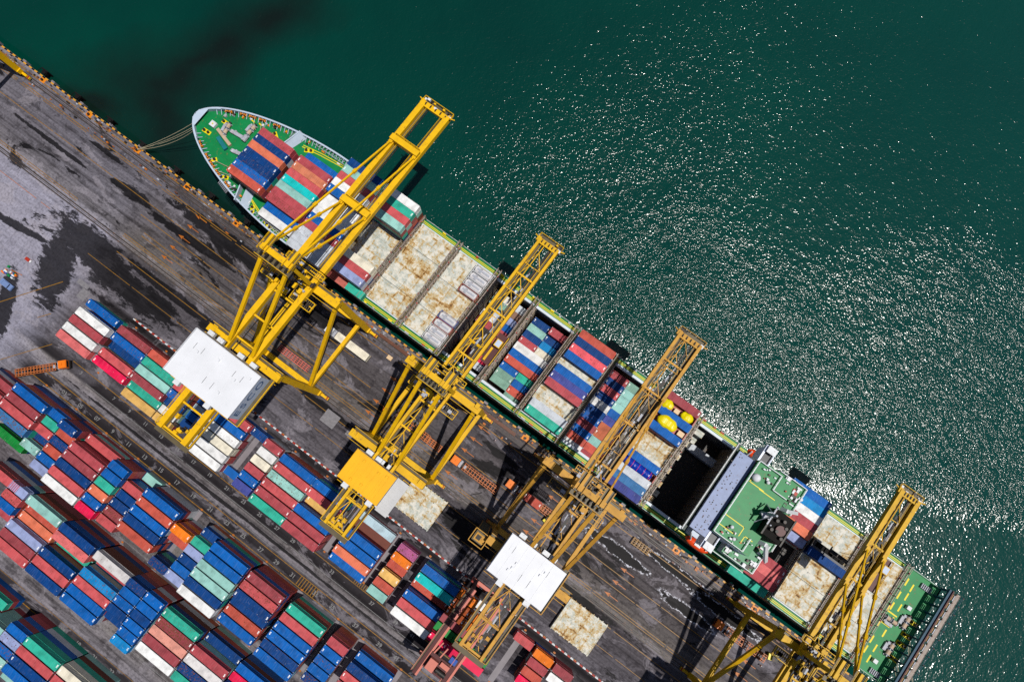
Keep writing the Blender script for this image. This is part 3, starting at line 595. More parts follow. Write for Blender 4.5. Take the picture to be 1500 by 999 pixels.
# hatch covers: each a steel pontoon with raised panel edges
def hatch(parent, x0, x1, y0, y1, z0, z1, nm='hatch_cover', seams=4):
    mb = MB(); mb.box(x0, x1, y0, y1, z0, z1)
    for i in range(1, seams + 1):
        y = y0 + (y1 - y0) * i / (seams + 1); mb.box(x0 + .1, x1 - .1, y - .05, y + .05, z1, z1 + .07)
    for x in (x0 + .15, x1 - .15): mb.box(x - .12, x + .12, y0 + .1, y1 - .1, z1, z1 + .09)
    for y in (y0 + .12, y1 - .12): mb.box(x0 + .3, x1 - .3, y - .1, y + .1, z1, z1 + .085)
    n = max(2, int((y1 - y0) / 2.46))
    for i in range(n + 1):
        for x in (x0 + .3, (x0 + x1) / 2 - .35, (x0 + x1) / 2 + .35, x1 - .3): mb.cb(x, y0 + .25 + (y1 - y0 - .5) * i / n, z1, .3, .22, .14, 0)
    return mb.build(nm, 'hatch', parent)
for x0, x1, parts in ((-78.9, -67.2, ((15.1, 22.4), (22.5, 35.2), (35.3, 42.9))), (-65.7, -52.8, ((15.1, 22.4), (22.5, 35.2), (35.3, 42.9))), (-51.3, -38.2, ((15.1, 22.4), (22.5, 32.6), (32.7, 42.9))), (-7.5, 5.5, ((15.1, 24.7), (24.8, 32.3), (32.4, 42.9))), (21.7, 35.0, ((15.1, 25.1), (25.2, 32.5), (32.6, 42.9))), (80.0, 92.0, ((15.1, 23.4), (23.5, 32.3), (32.4, 42.9))), (93.4, 105.5, ((15.1, 22.6), (22.7, 32.2), (32.3, 42.9))), (-92.2, -79.3, ((15.1, 29), (29.1, 42.9))), (65.3, 78.6, ((15.1, 22.4), (29.4, 42.9)))):
    for y0, y1 in parts: hatch(ship, x0, x1, y0, y1, 10.2, 11.55, seams=max(1, int((y1 - y0) / 2.5) - 1))
# lashing bridges
lb = None
for x, h in ((-66.6, 3.2), (-52.2, 3.2), (-37.6, 3.2), (-23, 3.2), (-8.4, 3.2), (6.3, 3.2), (20.9, 3.2), (35.7, 3.2), (79.1, 1.6), (92.6, 2.2), (106.6, 1.8)):
    mb = MB(); z = 10 + h
    for e in (-.62, .62):
        mb.beam((x + e, 12.9, z), (x + e, 45.1, z), .2, .3, 0); mb.beam((x + e, 12.9, z + 1.0), (x + e, 45.1, z + 1.0), .1, .1, 0); mb.beam((x + e, 14, 10.4), (x + e, 44, 10.4), .18, .2, 0)
        for i in range(14):
            y = 13 + i * 2.46; mb.beam((x + e, y, 10), (x + e, y, z + 1), .2, .2, 0)
            if i < 13: mb.beam((x + e, y, 10.2), (x + e, y + 2.46, z), .1, .1, 0)
    for i in range(64): mb.box(x - .5, x + .5, 13.2 + i * .5, 13.35 + i * .5, z - .05, z, 1)
    for i in range(12): mb.cb(x + (.75 if i % 2 else -.75), 14.2 + i * 2.6, z + .2, .35, .3, .4, 2)
    mb.build('lashing_bridge', ['bridge_steel', 'grating', 'red_paint'], ship)
# bow deck gear
def winch(x, y, z, rz, parent=ship, L=4.2):
    mb = MB(); c, s_ = math.cos(rz), math.sin(rz); P = lambda u, v, w: (x + u * c - v * s_, y + u * s_ + v * c, z + w)
    mb.cyl(P(0, -L / 2, .9), P(0, L / 2, .9), .16, 8, 0)
    for v0, v1 in ((-L * .42, -L * .08), (L * .05, L * .36)):
        mb.cyl(P(0, v0, .9), P(0, v1, .9), .62, 12, 1)
        for v in (v0, v1): mb.cyl(P(0, v - .06, .9), P(0, v + .06, .9), .85, 12, 0)
    mb.cyl(P(0, L * .44, .9), P(0, L * .55, .9), .45, 10, 2)
    for v in (-L * .5, 0, L * .42): mb.beam(P(-.6, v, .1), P(.6, v, .1), .3, .5, 0); mb.beam(P(0, v, 0), P(0, v, 1.2), .3, .5, 0)
    mb.beam(P(-1.3, -L * .3, .4), P(-1.3, L * .25, .4), .9, .8, 0); mb.beam(P(-1.4, L * .3, .5), P(-.4, L * .3, .5), .7, .9, 0)
    return mb.build('winch', ['winch_grey', 'drum_tan', 'dark_steel'], parent)
for a in ((-126.8, 35.2, 12.6, 0), (-122.4, 21.6, 12.6, .12), (-133.2, 31.0, 12.6, .2)): winch(*a)
for (x0, y0, x1, y1) in ((-131.5, 31.2, -126.0, 31.8), (-127.2, 26.4, -121.6, 27.6)):     # windlass and chain housings
    mb = MB(); mb.beam((x0, y0, 13.2), (x1, y1, 13.2), 1.1, 1.0, 0); mb.cyl((x1 - .6, y1 - 1, 13.6), (x1 - .6, y1 + 1, 13.6), .8, 10, 0); mb.cyl((x0, y0 - .5, 13.3), (x0, y0 + .5, 13.3), .6, 8, 0)
    for i in range(5): mb.cb(x0 + 1 + i * .8, y0 + .8 - .3 * (i % 3), 12.6, .4, .5, .9, i % 2)
    mb.build('windlass', ['winch_grey', 'dark_steel'], ship)
mb = MB(); mb.beam((-135.6, 29.2, 13.2), (-129.0, 27.4, 13.0), 1.0, .9, 0); mb.build('stowed_gangway', 'drum_tan', ship)
mb = MB(); mb.beam((-133.8, 27.2, 13.1), (-129.2, 25.6, 13.1), 1.3, 1.0, 0); mb.build('locker', 'teal_paint', ship)
mb = MB(); mb.cb(-137.8, 29.6, 12.6, 1.9, 1.8, 1.0, 0); mb.cb(-137.8, 29.6, 13.6, .4, .4, .25, 1); mb.build('hatch_box', ['white_worn', 'yellow_line'], ship)
def bitts(x, y, z, rz, parent=ship):
    mb = MB(); c, s_ = math.cos(rz), math.sin(rz); P = lambda u, v, w: (x + u * c - v * s_, y + u * s_ + v * c, z + w)
    mb.beam(P(-1.45, 0, .05), P(1.45, 0, .05), 1.25, .1, 0)
    for u in (-.75, .75): mb.cyl(P(u, 0, .1), P(u, 0, .75), .36, 10, 1); mb.cyl(P(u, 0, .75), P(u, 0, .82), .42, 10, 1)
    return mb.build('bitts', ['yellow_line', 'dark_steel'], parent)
for a in ((-135.2, 32.4, 12.61, 0), (-138.2, 26.6, 12.61, .05), (-119.8, 38.2, 12.61, -.6), (-124.0, 18.2, 12.61, .5), (-130.5, 20.4, 12.61, .9), (-108.4, 40.6, 12.61, .5), (-110.2, 15.4, 12.61, -1), (-103, 12.4 + 2, 12.61, -.3)): bitts(*a)
mb = MB()
for (x0, y0, x1, y1) in ((-128.5, 37.8, -125.8, 35.9), (-125.9, 38.3, -124.2, 36.3), (-130.4, 20.6, -123, 21.8), (-128.2, 18.4, -122.6, 19.6)): mb.cyl((x0, y0, 12.9), (x1, y1, 13.5), .09, 6, 0); mb.beam((x0 - .8, y0 + .1, 12.7), (x0 + .4, y0, 12.7), .4, .2, 1)
mb.build('mooring_line', ['rope', 'yellow_line'], ship)
mb = MB()
for pts in (((-114.5, 18.3), (-104.5, 14.4), (-92.5, 14.0)), ((-113.5, 18.2), (-104, 14.9), (-92.5, 14.5)), ((-111, 41), (-104.6, 42.2), (-92.5, 43.6)), ((-111, 40.4), (-104.4, 41.5), (-92.5, 43.0))):
    for p, q in zip(pts[:-1], pts[1:]): mb.beam((*p, 12.63), (*q, 12.63), .22, .04)
mb.build('walkway_stripe', 'yellow_line', ship)
mb = MB()
for i in range(26):
    sg = random.choice((1, -1)); x = random.uniform(-139, -97); w = outline(x, 1) - random.uniform(1.2, 2.6)
    mb.cb(x, 29 + sg * w, 12.6, random.uniform(.4, 1.1), random.uniform(.4, .9), random.uniform(.4, 1), random.choice((0, 1, 2, 3)))
for sg in (1, -1):
    for i in range(8): mb.cb(-120 + i * .55 + (4 if sg > 0 else -4), 29 + sg * (12.4 + (.15 * i)), 12.7, .1, 1.9, .5, 1)
    for i in range(12): mb.beam((-107 + i * 1.1, 29 + sg * 14.2, 13.9), (-106.6 + i * 1.1, 29 + sg * 15.4, 13.9), .12, .1, 1); 
    mb.beam((-108, 29 + sg * 14.1, 13.9), (-94, 29 + sg * 14.3, 13.9), .14, .1, 1)
mb.build('bow_fittings', ['dark_steel', 'winch_grey', 'orange_paint', 'white_worn'], ship)['kind'] = 'stuff'
# stern deck: painted dashes, winches, bitts, boxes, and the raised lashing frame across the transom
mb = MB()
for x, ys in ((109.0, (15.2, 18.6, 21.8, 32.8, 36.4, 40.8)), (111.0, (16.9, 20.3, 25.2, 29.3, 33.6, 37.3, 40.2))):
    for y in ys: mb.box(x - .22, x + .22, y - 1.15, y + 1.15, 10.0, 10.02)
for x0, x1, y in ((108.4, 111.6, 31.0), (108.4, 111.4, 27.4)): mb.box(x0, x1, y - .2, y + .2, 10.0, 10.02); mb.box(x0 - .1, x0 + .35, y, y + (1.6 if y > 29 else -1.6), 10.0, 10.02) if y > 29 else mb.box(x0 - .1, x0 + .35, y - 1.6, y, 10.0, 10.02)
mb.build('deck_stripe', 'yellow_line', ship)
for a in ((114.0, 31.2, 10, 0), (114.0, 22.5, 10, 0), (110.2, 29.2, 10, 1.57)): winch(*a)
for a in ((116.0, 32.2, 10, 0), (116.2, 28.2, 10, 0), (116.2, 25.4, 10, 0), (116.2, 20.9, 10, 0)): bitts(*a)
for x, y in ((112.6, 34.9), (112.3, 17.3)):
    MB().cb(x, y, 10, 1.2, 1.1, 1.3).build('vent_box', 'white_worn', ship)
mb = MB()
for i in range(6): mb.cb(112.6 + i * .55, 42.4, 10, .25, 1.5, .8, 0); mb.cb(112.6 + i * .55, 14.6, 10, .25, 1.5, .8, 0)
mb.build('fairlead', 'winch_grey', ship)
mb = MB(); z = 16.5; k = 205.5 / 212
for y in [12.9 + i * 2.65 for i in range(13)]:
    mb.beam((117.5, y, 10), (117.2, y, z), .35, .35, 0); mb.beam((115.9, y, 10), (117.3, y, z - .4), .22, .22, 0); mb.box(116.6, 119.6, y - .16, y + .16, z - .6, z - .1, 1)
mb.box(116.3, 117.0, 12.6, 45, z - .9, z, 0); mb.box(117.0, 117.3, 12.6, 45, z - .4, z + .5, 2); mb.box(118.4, 119.6, 12.6, 45, z - .15, z, 3)
for i in range(12):
    y = 13.4 + i * 2.65; mb.box(117.5, 117.75, y, y + 1.7, z - .2, z + .15, 4); mb.box(118.0, 118.25, y, y + 1.7, z - .2, z + .15, 5)
mb.rail([(119.7, 12.6, z), (119.7, 45, z)], 1.0, .05, 2.6, 0)
for i in range(13): mb.cb(119.8, 12.9 + i * 2.65, z + .9, .25, .25, .35, 2); mb.cb(118.3, 12.9 + i * 2.65, z + .1, .25, .25, .3, 2)
mb.build('stern_lashing_frame', ['teal_dark', 'dark_green', 'rtg_maroon', 'bridge_steel', 'line_yellow', 'winch_grey'], ship)
# superstructure
mb = MB(); mb.box(50.5, 61.2, 17.6, 39.4, 9.9, 34, 0); mb.build('accommodation_block', 'house_front', ship)
mb = MB()
for zz in (13.5, 16.4, 19.3, 22.2, 25.1, 28.0):
    for i in range(12):
        y = 18.9 + i * 1.75
        if random.random() < .3: mb.box(50.42, 50.5, y, y + .4, zz, zz + .5)
mb.build('porthole_windows', 'window_glass', ship)['kind'] = 'stuff'
MB().box(50.3, 50.62, 17.5, 39.5, 31.4, 33.4).build('bridge_window_band', 'dark_green', ship)
mb = MB(); mb.box(45.4, 50.2, 15.2, 38.9, 32.1, 32.5, 0)  # overhang added to catch the sun in place of the shaded front wall
for i in range(60):
    mb.cb(random.choice((46.2, 46.8, 48.0, 49.0)) + random.uniform(-.1, .1), random.uniform(15.8, 38.4), 32.5, .22, .22, .18, random.choice((1, 1, 1, 2)))
mb.build('added_front_deck', ['added_deck_blue', 'dark_steel', 'rtg_maroon'], ship)
mb = MB(); mb.box(44.3, 45.35, 13.6, 40.6, 30.6, 30.9, 0); mb.rail([(44.35, 13.6, 30.9), (44.35, 40.6, 30.9)], 1.1, .09, 1.6, 1)
for i in range(9): mb.beam((50.5, 16 + i * 2.8, 26), (45.6, 16 + i * 2.8, 30.3), .25, .3, 0)
mb.build('bridge_front_gangway', ['dark_green', 'white_worn'], ship)
for b_, m_ in (((50.2, 61.2, 17.5, 39.5, 34.0, 34.25), 'deck_green'), ((57.5, 66, 33, 41.6, 28.6, 28.9), 'deck_green'), ((57, 66.5, 15.0, 24, 27.0, 27.3), 'deck_green2'), ((54.5, 66, 14.2, 20, 22.0, 22.3), 'deck_green2'), ((60, 68.5, 23, 33, 24.0, 24.3), 'deck_green2'), ((61, 72, 22.3, 29.2, 12.0, 12.3), 'deck_green2')): MB().box(*b_).build('upper_deck', m_, ship)
mb = MB(); mb.box(57.8, 65.8, 33.2, 41.2, 10, 28.6); mb.box(57.2, 66.2, 15.2, 23.8, 10, 27.0); mb.box(60.2, 68, 23.5, 32.8, 10, 24.0); mb.build('aft_house', 'white_paint', ship)
mb = MB()
mb.rail([(50.4, 17.7, 34.25), (50.4, 39.3, 34.25), (57.0, 39.3, 34.25), (57.0, 35.0, 34.25), (61, 35.0, 34.25)], 1.1, .1, 1.6); mb.rail([(50.4, 17.7, 34.25), (59, 17.7, 34.25), (59, 21.5, 34.25)], 1.1, .1, 1.6)
mb.rail([(57.6, 41.4, 28.9), (65.8, 41.4, 28.9), (65.8, 33.2, 28.9)], 1.1, .1, 1.6); mb.rail([(57.2, 15.2, 27.3), (66.3, 15.2, 27.3), (66.3, 23.8, 27.3)], 1.1, .1, 1.6); mb.rail([(54.7, 14.3, 22.3), (65.8, 14.3, 22.3)], 1.1, .09, 1.6); mb.rail([(68.4, 23.2, 24.3), (68.4, 32.8, 24.3)], 1.1, .09, 1.6)
mb.build('deck_handrail', 'white_paint', ship)
mb = MB()
for x0, x1, y0, y1 in ((51, 55.5, 33.4, 33.6), (54.2, 59, 33.2, 33.4), (50.8, 56.5, 22.9, 23.1), (56.3, 56.5, 20.4, 23.1), (50.8, 55.5, 20.0, 20.2), (51.2, 51.4, 33.4, 35.6), (57.6, 57.8, 19, 21.4), (57.6, 60, 21.2, 21.4)): MB().box(x0, x1, y0, y1, 34.25, 34.28).build('deck_outline', 'yellow_line', ship)
for x, y, r in ((51.9, 35.1, 1.15), (55.0, 35.9, .5), (53.6, 21.2, .5), (55.6, 19.0, .5)):
    mb = MB(); mb.cyl((x, y, 34.2), (x, y, 34.9), r * .5, 8); mb.dome((x, y, 35.1), r, full=True, sc=(1, 1, 1.05)); mb.build('satellite_dome', 'white_paint', ship, smooth=True)
# bridge wings
for sg, y0, y1 in ((1, 39.5, 44.6), (-1, 12.8, 17.6)):
    mb = MB(); mb.box(50.5, 53.6, y0, y1, 30.6, 30.9, 1); mb.box(50.4, 50.9, y0 - (0 if sg > 0 else 0), y1, 30.9, 32.2, 0); yy = y1 - 1.9 if sg > 0 else y0; mb.box(50.8, 53.4, yy, yy + 1.9, 33.0, 33.2, 2); mb.box(51.2, 53.2, yy + .2, yy + 1.7, 30.9, 33.0, 3)
    mb.rail([(53.5, y0, 30.9), (53.5, y1, 30.9)], 1.1, .1, 1.4, 0); mb.box(50.9, 51.6, y0 + .4, y1 - .4, 24, 30.6, 4)
    mb.build('bridge_wing', ['house_front', 'hold_grey', 'white_worn', 'window_glass', 'house_front'], ship)
# funnel and mast
fn = MB(); fn.box(59.2, 64.6, 24.0, 31.2, 24, 38.5, 0)
fn = fn.build('funnel', 'funnel_black', ship)
mb = MB()
for x, y in ((60.5, 26), (61.8, 26.3), (60.6, 28.6), (62.2, 29.4), (63.6, 25.4), (63.4, 28.2)): mb.cyl((x, y, 38.5), (x, y, 39.8), .42, 10, 0)
mb.cyl((62.6, 27, 38.5), (62.6, 27, 39.4), 1.3, 14, 1); mb.box(59.0, 59.4, 23.8, 31.4, 38.5, 38.9, 0); mb.box(64.4, 64.8, 23.8, 31.4, 38.5, 38.9, 0)
mb.build('exhaust_pipe', ['dark_steel', 'rtg_maroon'], fn)
for y in (22.4, 32.6):
    mb = MB(); mb.beam((57.8, y - .5, 25), (62.6, y, 36.2), 1.0, .9); mb.beam((62.6, y, 36.2), (67.6, y + (2.5 if y > 30 else -2.5), 27.5), .9, .8); mb.build('funnel_support', 'white_worn', ship)
mast = MB(); mast.beam((58.0, 28.6, 34.2), (58.4, 28.8, 44), .9, .9, 0, .45, .45); mast.beam((58.4, 26.2, 41), (58.4, 31.3, 41), .35, .3); mast.beam((57.2, 27.6, 38), (59.6, 29.8, 38), 1.3, .3); mast.beam((57.0, 25.4, 36.2), (58.4, 28.8, 42), .2); mast.beam((57.6, 31.2, 35), (58.4, 28.8, 42), .2)
for i in range(6): mast.cb(58.4 + random.uniform(-.8, .8), 26.4 + i * .9, 41.1, .3, .3, .5)
mast.build('radar_mast', 'winch_grey', ship)
mb = MB()
for i in range(70):
    x = random.uniform(57.5, 66); y = random.choice((random.uniform(15.5, 22), random.uniform(34, 41))); zz = 27.3 if y < 24 else 28.9
    mb.cb(x, y, zz, random.uniform(.3, 1.3), random.uniform(.3, 1.3), random.uniform(.3, 1.3), random.choice((0, 0, 0, 1, 2, 3)))
for i in range(30): mb.cb(random.uniform(52, 60), random.choice((random.uniform(18, 21), random.uniform(36, 39))), 34.25, random.uniform(.15, .7), random.uniform(.15, .5), random.uniform(.3, 1.2), random.choice((0, 0, 1, 2)))
for i in range(34): mb.cb(random.uniform(62, 72), random.uniform(22.5, 29), 12.3, random.uniform(.3, 1.3), random.uniform(.3, 1.3), random.uniform(.3, 1.6), random.choice((0, 0, 1, 3)))
mb.build('deck_equipment', ['white_worn', 'dark_steel', 'red_paint', 'deck_green'], ship)['kind'] = 'stuff'
# lifeboats hang in davits on each side: things of their own
def lifeboat(x, y, z, L, label):
    t = thing('lifeboat', (x, y, z), label, 'lifeboat', 'lifeboats of the container ship')
    mb = MB(); n = 9; k = 12; V = []
    for i in range(n + 1):
        u = -1 + 2 * i / n; r = 1.25 * (max(0, 1 - abs(u) ** 2.6)) ** .6
        for j in range(k):
            th = 2 * math.pi * j / k; V.append((u * L / 2, math.cos(th) * r, max(-1, math.sin(th)) * r * (1.0 if math.sin(th) > 0 else 1.1)))
    mb.v = V
    for i in range(n):
        for j in range(k): mb.f.append((i * k + j, i * k + (j + 1) % k, (i + 1) * k + (j + 1) % k, (i + 1) * k + j)); mb.mi.append(0)
    hl = mb.build('hull', 'orange_boat', t, smooth=True, off=(0, 0, 0))
    mb = MB(); mb.box(-.9, .9, -.5, .5, 1.0, 1.55); mb.build('hatch_cover', 'white_worn', t, off=(0, 0, 0))
    mb = MB()
    for s_ in (-1, 1): mb.beam((s_ * L * .33, -2.2 if y > 29 else 2.2, -2), (s_ * L * .33, 0, 1.9), .3, .35); mb.beam((s_ * L * .33, 0, 1.9), (s_ * L * .33, 0, .9), .12)
    mb.build('davit', 'white_worn', t, off=(0, 0, 0))
lifeboat(52.9, 43.2, 18.5, 5.4, 'short orange lifeboat on the side of the bridge facing open water')
lifeboat(53.2, 13.4, 18.0, 7.6, 'long orange lifeboat on the side of the bridge facing the quay')
for sg, y in ((1, 41.5), (-1, 16)): MB().box(50.6, 57, y - 1.2, y + 1.2, 10, 16.5).build('boat_deck', 'hull_white', ship)
# mooring ropes to the quay
mb = MB()
def rope(p, q, sag=1.2, r=.07):
    p = Vector(p); q = Vector(q); last = p
    for i in range(1, 9):
        u = i / 8; x = p.lerp(q, u); x.z -= 4 * sag * u * (1 - u); mb.cyl(last, x, r, 5, 0, cap=False); last = x
rope((-142.4, 28.5, 13.2), (-160.6, 9.6, .6)); rope((-141.9, 26.2, 13.2), (-160.4, 9.5, .6)); rope((-141.6, 25.6, 13.2), (-160.9, 9.6, .6), 2); rope((-141.2, 24.9, 13.2), (-160.3, 9.7, .6), 2.6)
props(mb.build('mooring_ropes', 'rope'), 'pale mooring ropes from the bow down to a quay bollard', 'rope')
mb = MB(); rope((118, 26.6, 9.8), (139, 9.6, .6)); rope((118, 20.6, 9.8), (137, 9.6, .6)); rope((118, 27.6, 9.8), (140, 9.6, .6), 2.2); rope((118, 19.4, 9.8), (136.5, 9.6, .6), 2.2)
props(mb.build('mooring_ropes', 'rope'), 'pale mooring ropes hanging off the stern towards the quay', 'rope')

# ------------------------------------------------------------------ cargo on the ship
def row(s, L, z, t0, p, st, where, base=11.6, k0=0):
    for i, c in enumerate(st.split()):
        if c == '.': continue
        zz = z
        if ':' in c: c, a = c.split(':'); zz = float(a)
        k = i + k0
        container(s, t0 - p * k, zz, L, c, f"{CW[c]} {'long' if L == 40 else 'short'} container, {WORDS[k]} row, {where}", 'containers aboard the ship', base, mass=zz < 2)
row(-113.4, 40, 22, 35.3, 2.42, 'dred dblue orng dblue dblue blue redor', 'foremost stack on the bow', 12.7)
row(-99.9, 40, 19.6, 38.1, 2.42, 'blue:17 dred rustor red cyan lteal dred dred blue:17 white:17', 'second bay from the bow', 12.7)
row(-86.1, 40, 21.8, 43.5, 2.46, 'dblue lteal red white blue white:19.4 white:19.4 white:19.4 blue:19.4 dred:19.4 lgrey:19.4 lgrey:19.4 lgrey:19.4', 'third bay from the bow')
row(-72.6, 40, 21.8, 43.5, 2.46, 'white green red lteal . . . . . cream:19.4 red:19.4 lav:19.4', 'fourth bay from the bow')
row(-68.6, 20, 14.2, 14.0, 2.46, 'green', 'corner stack under the first crane', 11.6)
row(-32.9, 20, 4.2, 40.3, 2.42, 'cream ltealdk lgrey:1.6 white dred . dblue:1.6 blue:1.6 maroon:1.6', 'forward half of the first open hold', -2.5)
row(-26.6, 20, 4.2, 40.3, 2.42, 'lgrey brown lav blue dred:4.2 redor:1.6 dblue:-.5 maroon:-.5 crim:1.6 lgrey:1.6', 'after half of the first open hold', -2.5)
row(-18.4, 20, 4.2, 40.3, 2.42, 'dblue lteal dblue dred . . . blue ltealdk ltealdk', 'forward half of the second open hold', -2.5)
row(-12.2, 20, 4.2, 40.3, 2.42, 'dred:6.6 dblue ltblue cream . . . green blue redor ltealdk', 'after half of the second open hold', -2.5)
row(-15.3, 40, 5.5, 40.3, 2.42, '. . . . white blue redor', 'middle of the second open hold', -2.5)
row(-.9, 40, 14.9, 43.5, 2.46, 'redor dblue coral blue . blue purple dred . . lgrey:14.3 green:14.3', 'deck stack between the two open holds')
row(10.2, 20, 9, 40.1, 2.44, 'dred dblue red dblue white dblue blue maroon blue redor white', 'forward half of the packed hold', -2.5)
row(16.4, 20, 9, 40.1, 2.44, 'ltealdk lteal lteal lteal blue purple orng2 orng2 lteal redor dred', 'after half of the packed hold', -2.5)
row(28.4, 40, 16.9, 43.5, 2.46, 'maroon . blue . blue . . . blue:14.4 . lgrey:14.4 lbluedk:14.4 purple:14.4', 'bay before the empty hold')
row(71.0, 40, 19.2, 43.4, 2.46, 'blue ltblue white dred orng . . . . dred:18 pink:18 dred:18 green:14.5', 'bay behind the funnel')
row(71.4, 40, 17.2, 31.0, 2.46, 'lav', 'stack beside the funnel')
row(86.2, 40, 14.2, 31.2, 2.46, 'dblue', 'stern deck beside the dark machinery')
for k in range(11):
    y = 41.9 - k * 2.42; zt = (7.6, 5.2, 8.4, 7.0, 9.0, 6.6, 8.8, 7.2, 9.1, 5.8, 8.2)[k]; d_ = (3.4, 3.0, 1.9, 1.4, 1.2, 1.3, 1.1, 1.4, 1.2, 2.6, 1.8)[k]
    MB().box(36.6, 36.6 + d_, y - 1.7, y, -2.5, zt).box(36.6, 36.75 + d_, y - 1.75, y + .05, zt, zt + .12).build('hold_step', 'hatch', ship)
for k in range(1): container(43 + k * .3, 37.5 - k * 8.5, 0.4, 40, ('lgrey', 'ltealdk', 'lgrey')[k], f"grey green container lying deep in the dark empty hold, {WORDS[k]} from open water", 'containers aboard the ship', -2.5)
# tank containers
def tankc(x, y, z, frame, label):
    t = thing('tank_container', (x, y, z), label, 'tank container', 'tank containers on the hatch covers')
    mb = MB(); h = 3.03
    for sx in (-1, 1):
        for sy in (-1, 1): mb.cb(sx * (h - .08), sy * 1.14, 0, .16, .16, 2.59)
        mb.box(sx * h - .08, sx * h + .08, -1.15, 1.15, 2.45, 2.59); mb.box(sx * h - .08, sx * h + .08, -1.15, 1.15, 0, .15)
    for sy in (-1, 1): mb.box(-h, h, sy * 1.14 - .06, sy * 1.14 + .06, 0, .15); mb.box(-h, h, sy * 1.14 - .05, sy * 1.14 + .05, 2.48, 2.58)
    mb.build('frame', frame, t, off=(0, 0, 0))
    mb = MB(); mb.cyl((-2.6, 0, 1.35), (2.6, 0, 1.35), 1.08, 16, 0, cap=False); mb.cyl((-2.9, 0, 1.35), (-2.6, 0, 1.35), .7, 16, 0, 1.08); mb.cyl((2.6, 0, 1.35), (2.9, 0, 1.35), 1.08, 16, 0, .7); mb.build('tank', 'tank_white', t, off=(0, 0, 0), smooth=True)
    mb = MB(); mb.box(-2.2, 2.2, -.3, .3, 2.46, 2.52, 0); mb.cyl((.2, 0, 2.5), (.2, 0, 2.7), .3, 10, 0); mb.box(-1.4, -.6, -.75, .75, 2.4, 2.47, 0); mb.build('top_walkway', 'winch_grey', t, off=(0, 0, 0))
OD = ['nearest open water', 'second from open water', 'third from open water', 'fourth from open water']
for i, y in enumerate((41.2, 38.7, 36.2, 33.7)): tankc(-41.0, y, 11.65, 'white_worn' if i < 3 else 'red_paint', f"white tank container, {OD[i]} in the seaward group of four on the hatch")
for i, (y, f) in enumerate(((23.6, 'blue_paint'), (21.1, 'red_paint'), (18.6, 'white_worn'), (16.2, 'white_worn'))): tankc(-41.0, y, 11.65, f, f"white tank container in {('blue', 'red', 'white', 'white')[i]} frame, {OD[i]} in the quayside four")
# flat racks and tarpaulined cargo
def rack(x, y, z, label, L=12.19, col='rack_red'):
    t = thing('flat_rack', (x, y, z), label, 'flat rack', 'flat racks aboard the ship')
    mb = MB(); mb.box(-L / 2, L / 2, -1.2, 1.2, 0, .12); 
    for sy in (-1, 1): mb.box(-L / 2, L / 2, sy * 1.12 - .1, sy * 1.12 + .1, .12, .45)
    for i in range(9): mb.box(-L / 2 + .6 + i * L / 9.2, -L / 2 + .75 + i * L / 9.2, -1.1, 1.1, .12, .22)
    mb.build('base', col, t, off=(0, 0, 0))
    for sx in (-1, 1):
        mb = MB(); mb.box(sx * L / 2 - .12, sx * L / 2 + .12, -1.2, 1.2, .1, 2.3); mb.build('end_wall', col, t, off=(0, 0, 0))
rack(28.4, 41.04, 14.1, 'pink steel flat rack carrying two yellow-wrapped loads beside the maroon container'); rack(28.4, 36.1, 14.1, 'pink steel flat rack carrying one big yellow-wrapped load between blue containers')
rack(28.6, 21.36, 11.7, 'flat rack under the long blue tarpaulin roll near the third crane')
rack(-72.9, 14.0, 11.65, 'stack of collapsed red flat racks on the deck edge under the first crane')
def lump(x, y, z, L, W, H, mat, label, seed):
    rr = random.Random(seed); mb = MB(); n, k = 16, 14; V = []; ph = [rr.uniform(0, 6) for _ in range(6)]
    for i in range(n + 1):
        u = -1 + 2 * i / n; e = (max(0, 1 - abs(u) ** 3.2)) ** .55
        for j in range(k):
            th = 2 * math.pi * j / k; w = 1 + .06 * math.sin(4 * u + ph[0] + th) + .05 * math.sin(7 * u + ph[1] + 2 * th) + .03 * math.sin(3 * th + ph[2]) + rr.uniform(-.015, .015)
            c = math.copysign(abs(math.cos(th)) ** .6, math.cos(th)); s_ = math.copysign(abs(math.sin(th)) ** .6, math.sin(th))
            V.append((u * L / 2, c * W / 2 * e * w, H / 2 + s_ * H / 2 * (.35 + .65 * e) * w))
    mb.v = V
    for i in range(n):
        for j in range(k): mb.f.append((i * k + j, i * k + (j + 1) % k, (i + 1) * k + (j + 1) % k, (i + 1) * k + j)); mb.mi.append(0)
    o = mb.build('wrapped_load', mat, loc=(x, y, z), off=(0, 0, 0)); return props(o, label, 'cargo')
lump(25.2, 40.9, 14.4, 4.0, 2.9, 3.0, 'tarp_yellow', 'forward yellow tarpaulin bundle beside the maroon container', 1)
lump(31.9, 41.0, 14.4, 4.0, 2.7, 2.8, 'tarp_yellow', 'after yellow tarpaulin bundle beside the maroon container', 2)
lump(28.2, 36.4, 14.4, 6.4, 3.7, 3.2, 'tarp_yellow', 'largest yellow tarpaulin bundle, between two blue containers', 3)
def crate(x, y, z, dx, dy, dz, label, m='wood'): props(MB().box(-dx / 2, dx / 2, -dy / 2, dy / 2, 0, dz).box(-dx / 2 - .03, dx / 2 + .03, -dy / 2 - .03, dy / 2 + .03, dz * .45, dz * .55).build('wooden_crate', m, loc=(x, y, z)), label, 'crate')
crate(28.7, 40.9, 14.4, 1.6, 1.3, 1.3, 'pale crate between the two smaller yellow bundles'); crate(33.2, 36.2, 14.4, 1.9, 1.5, 1.3, 'pale crate behind the largest yellow bundle'); crate(23.6, 36.3, 14.4, .9, .9, .9, 'small pale crate before the largest yellow bundle')
mb = MB(); n, k = 24, 14
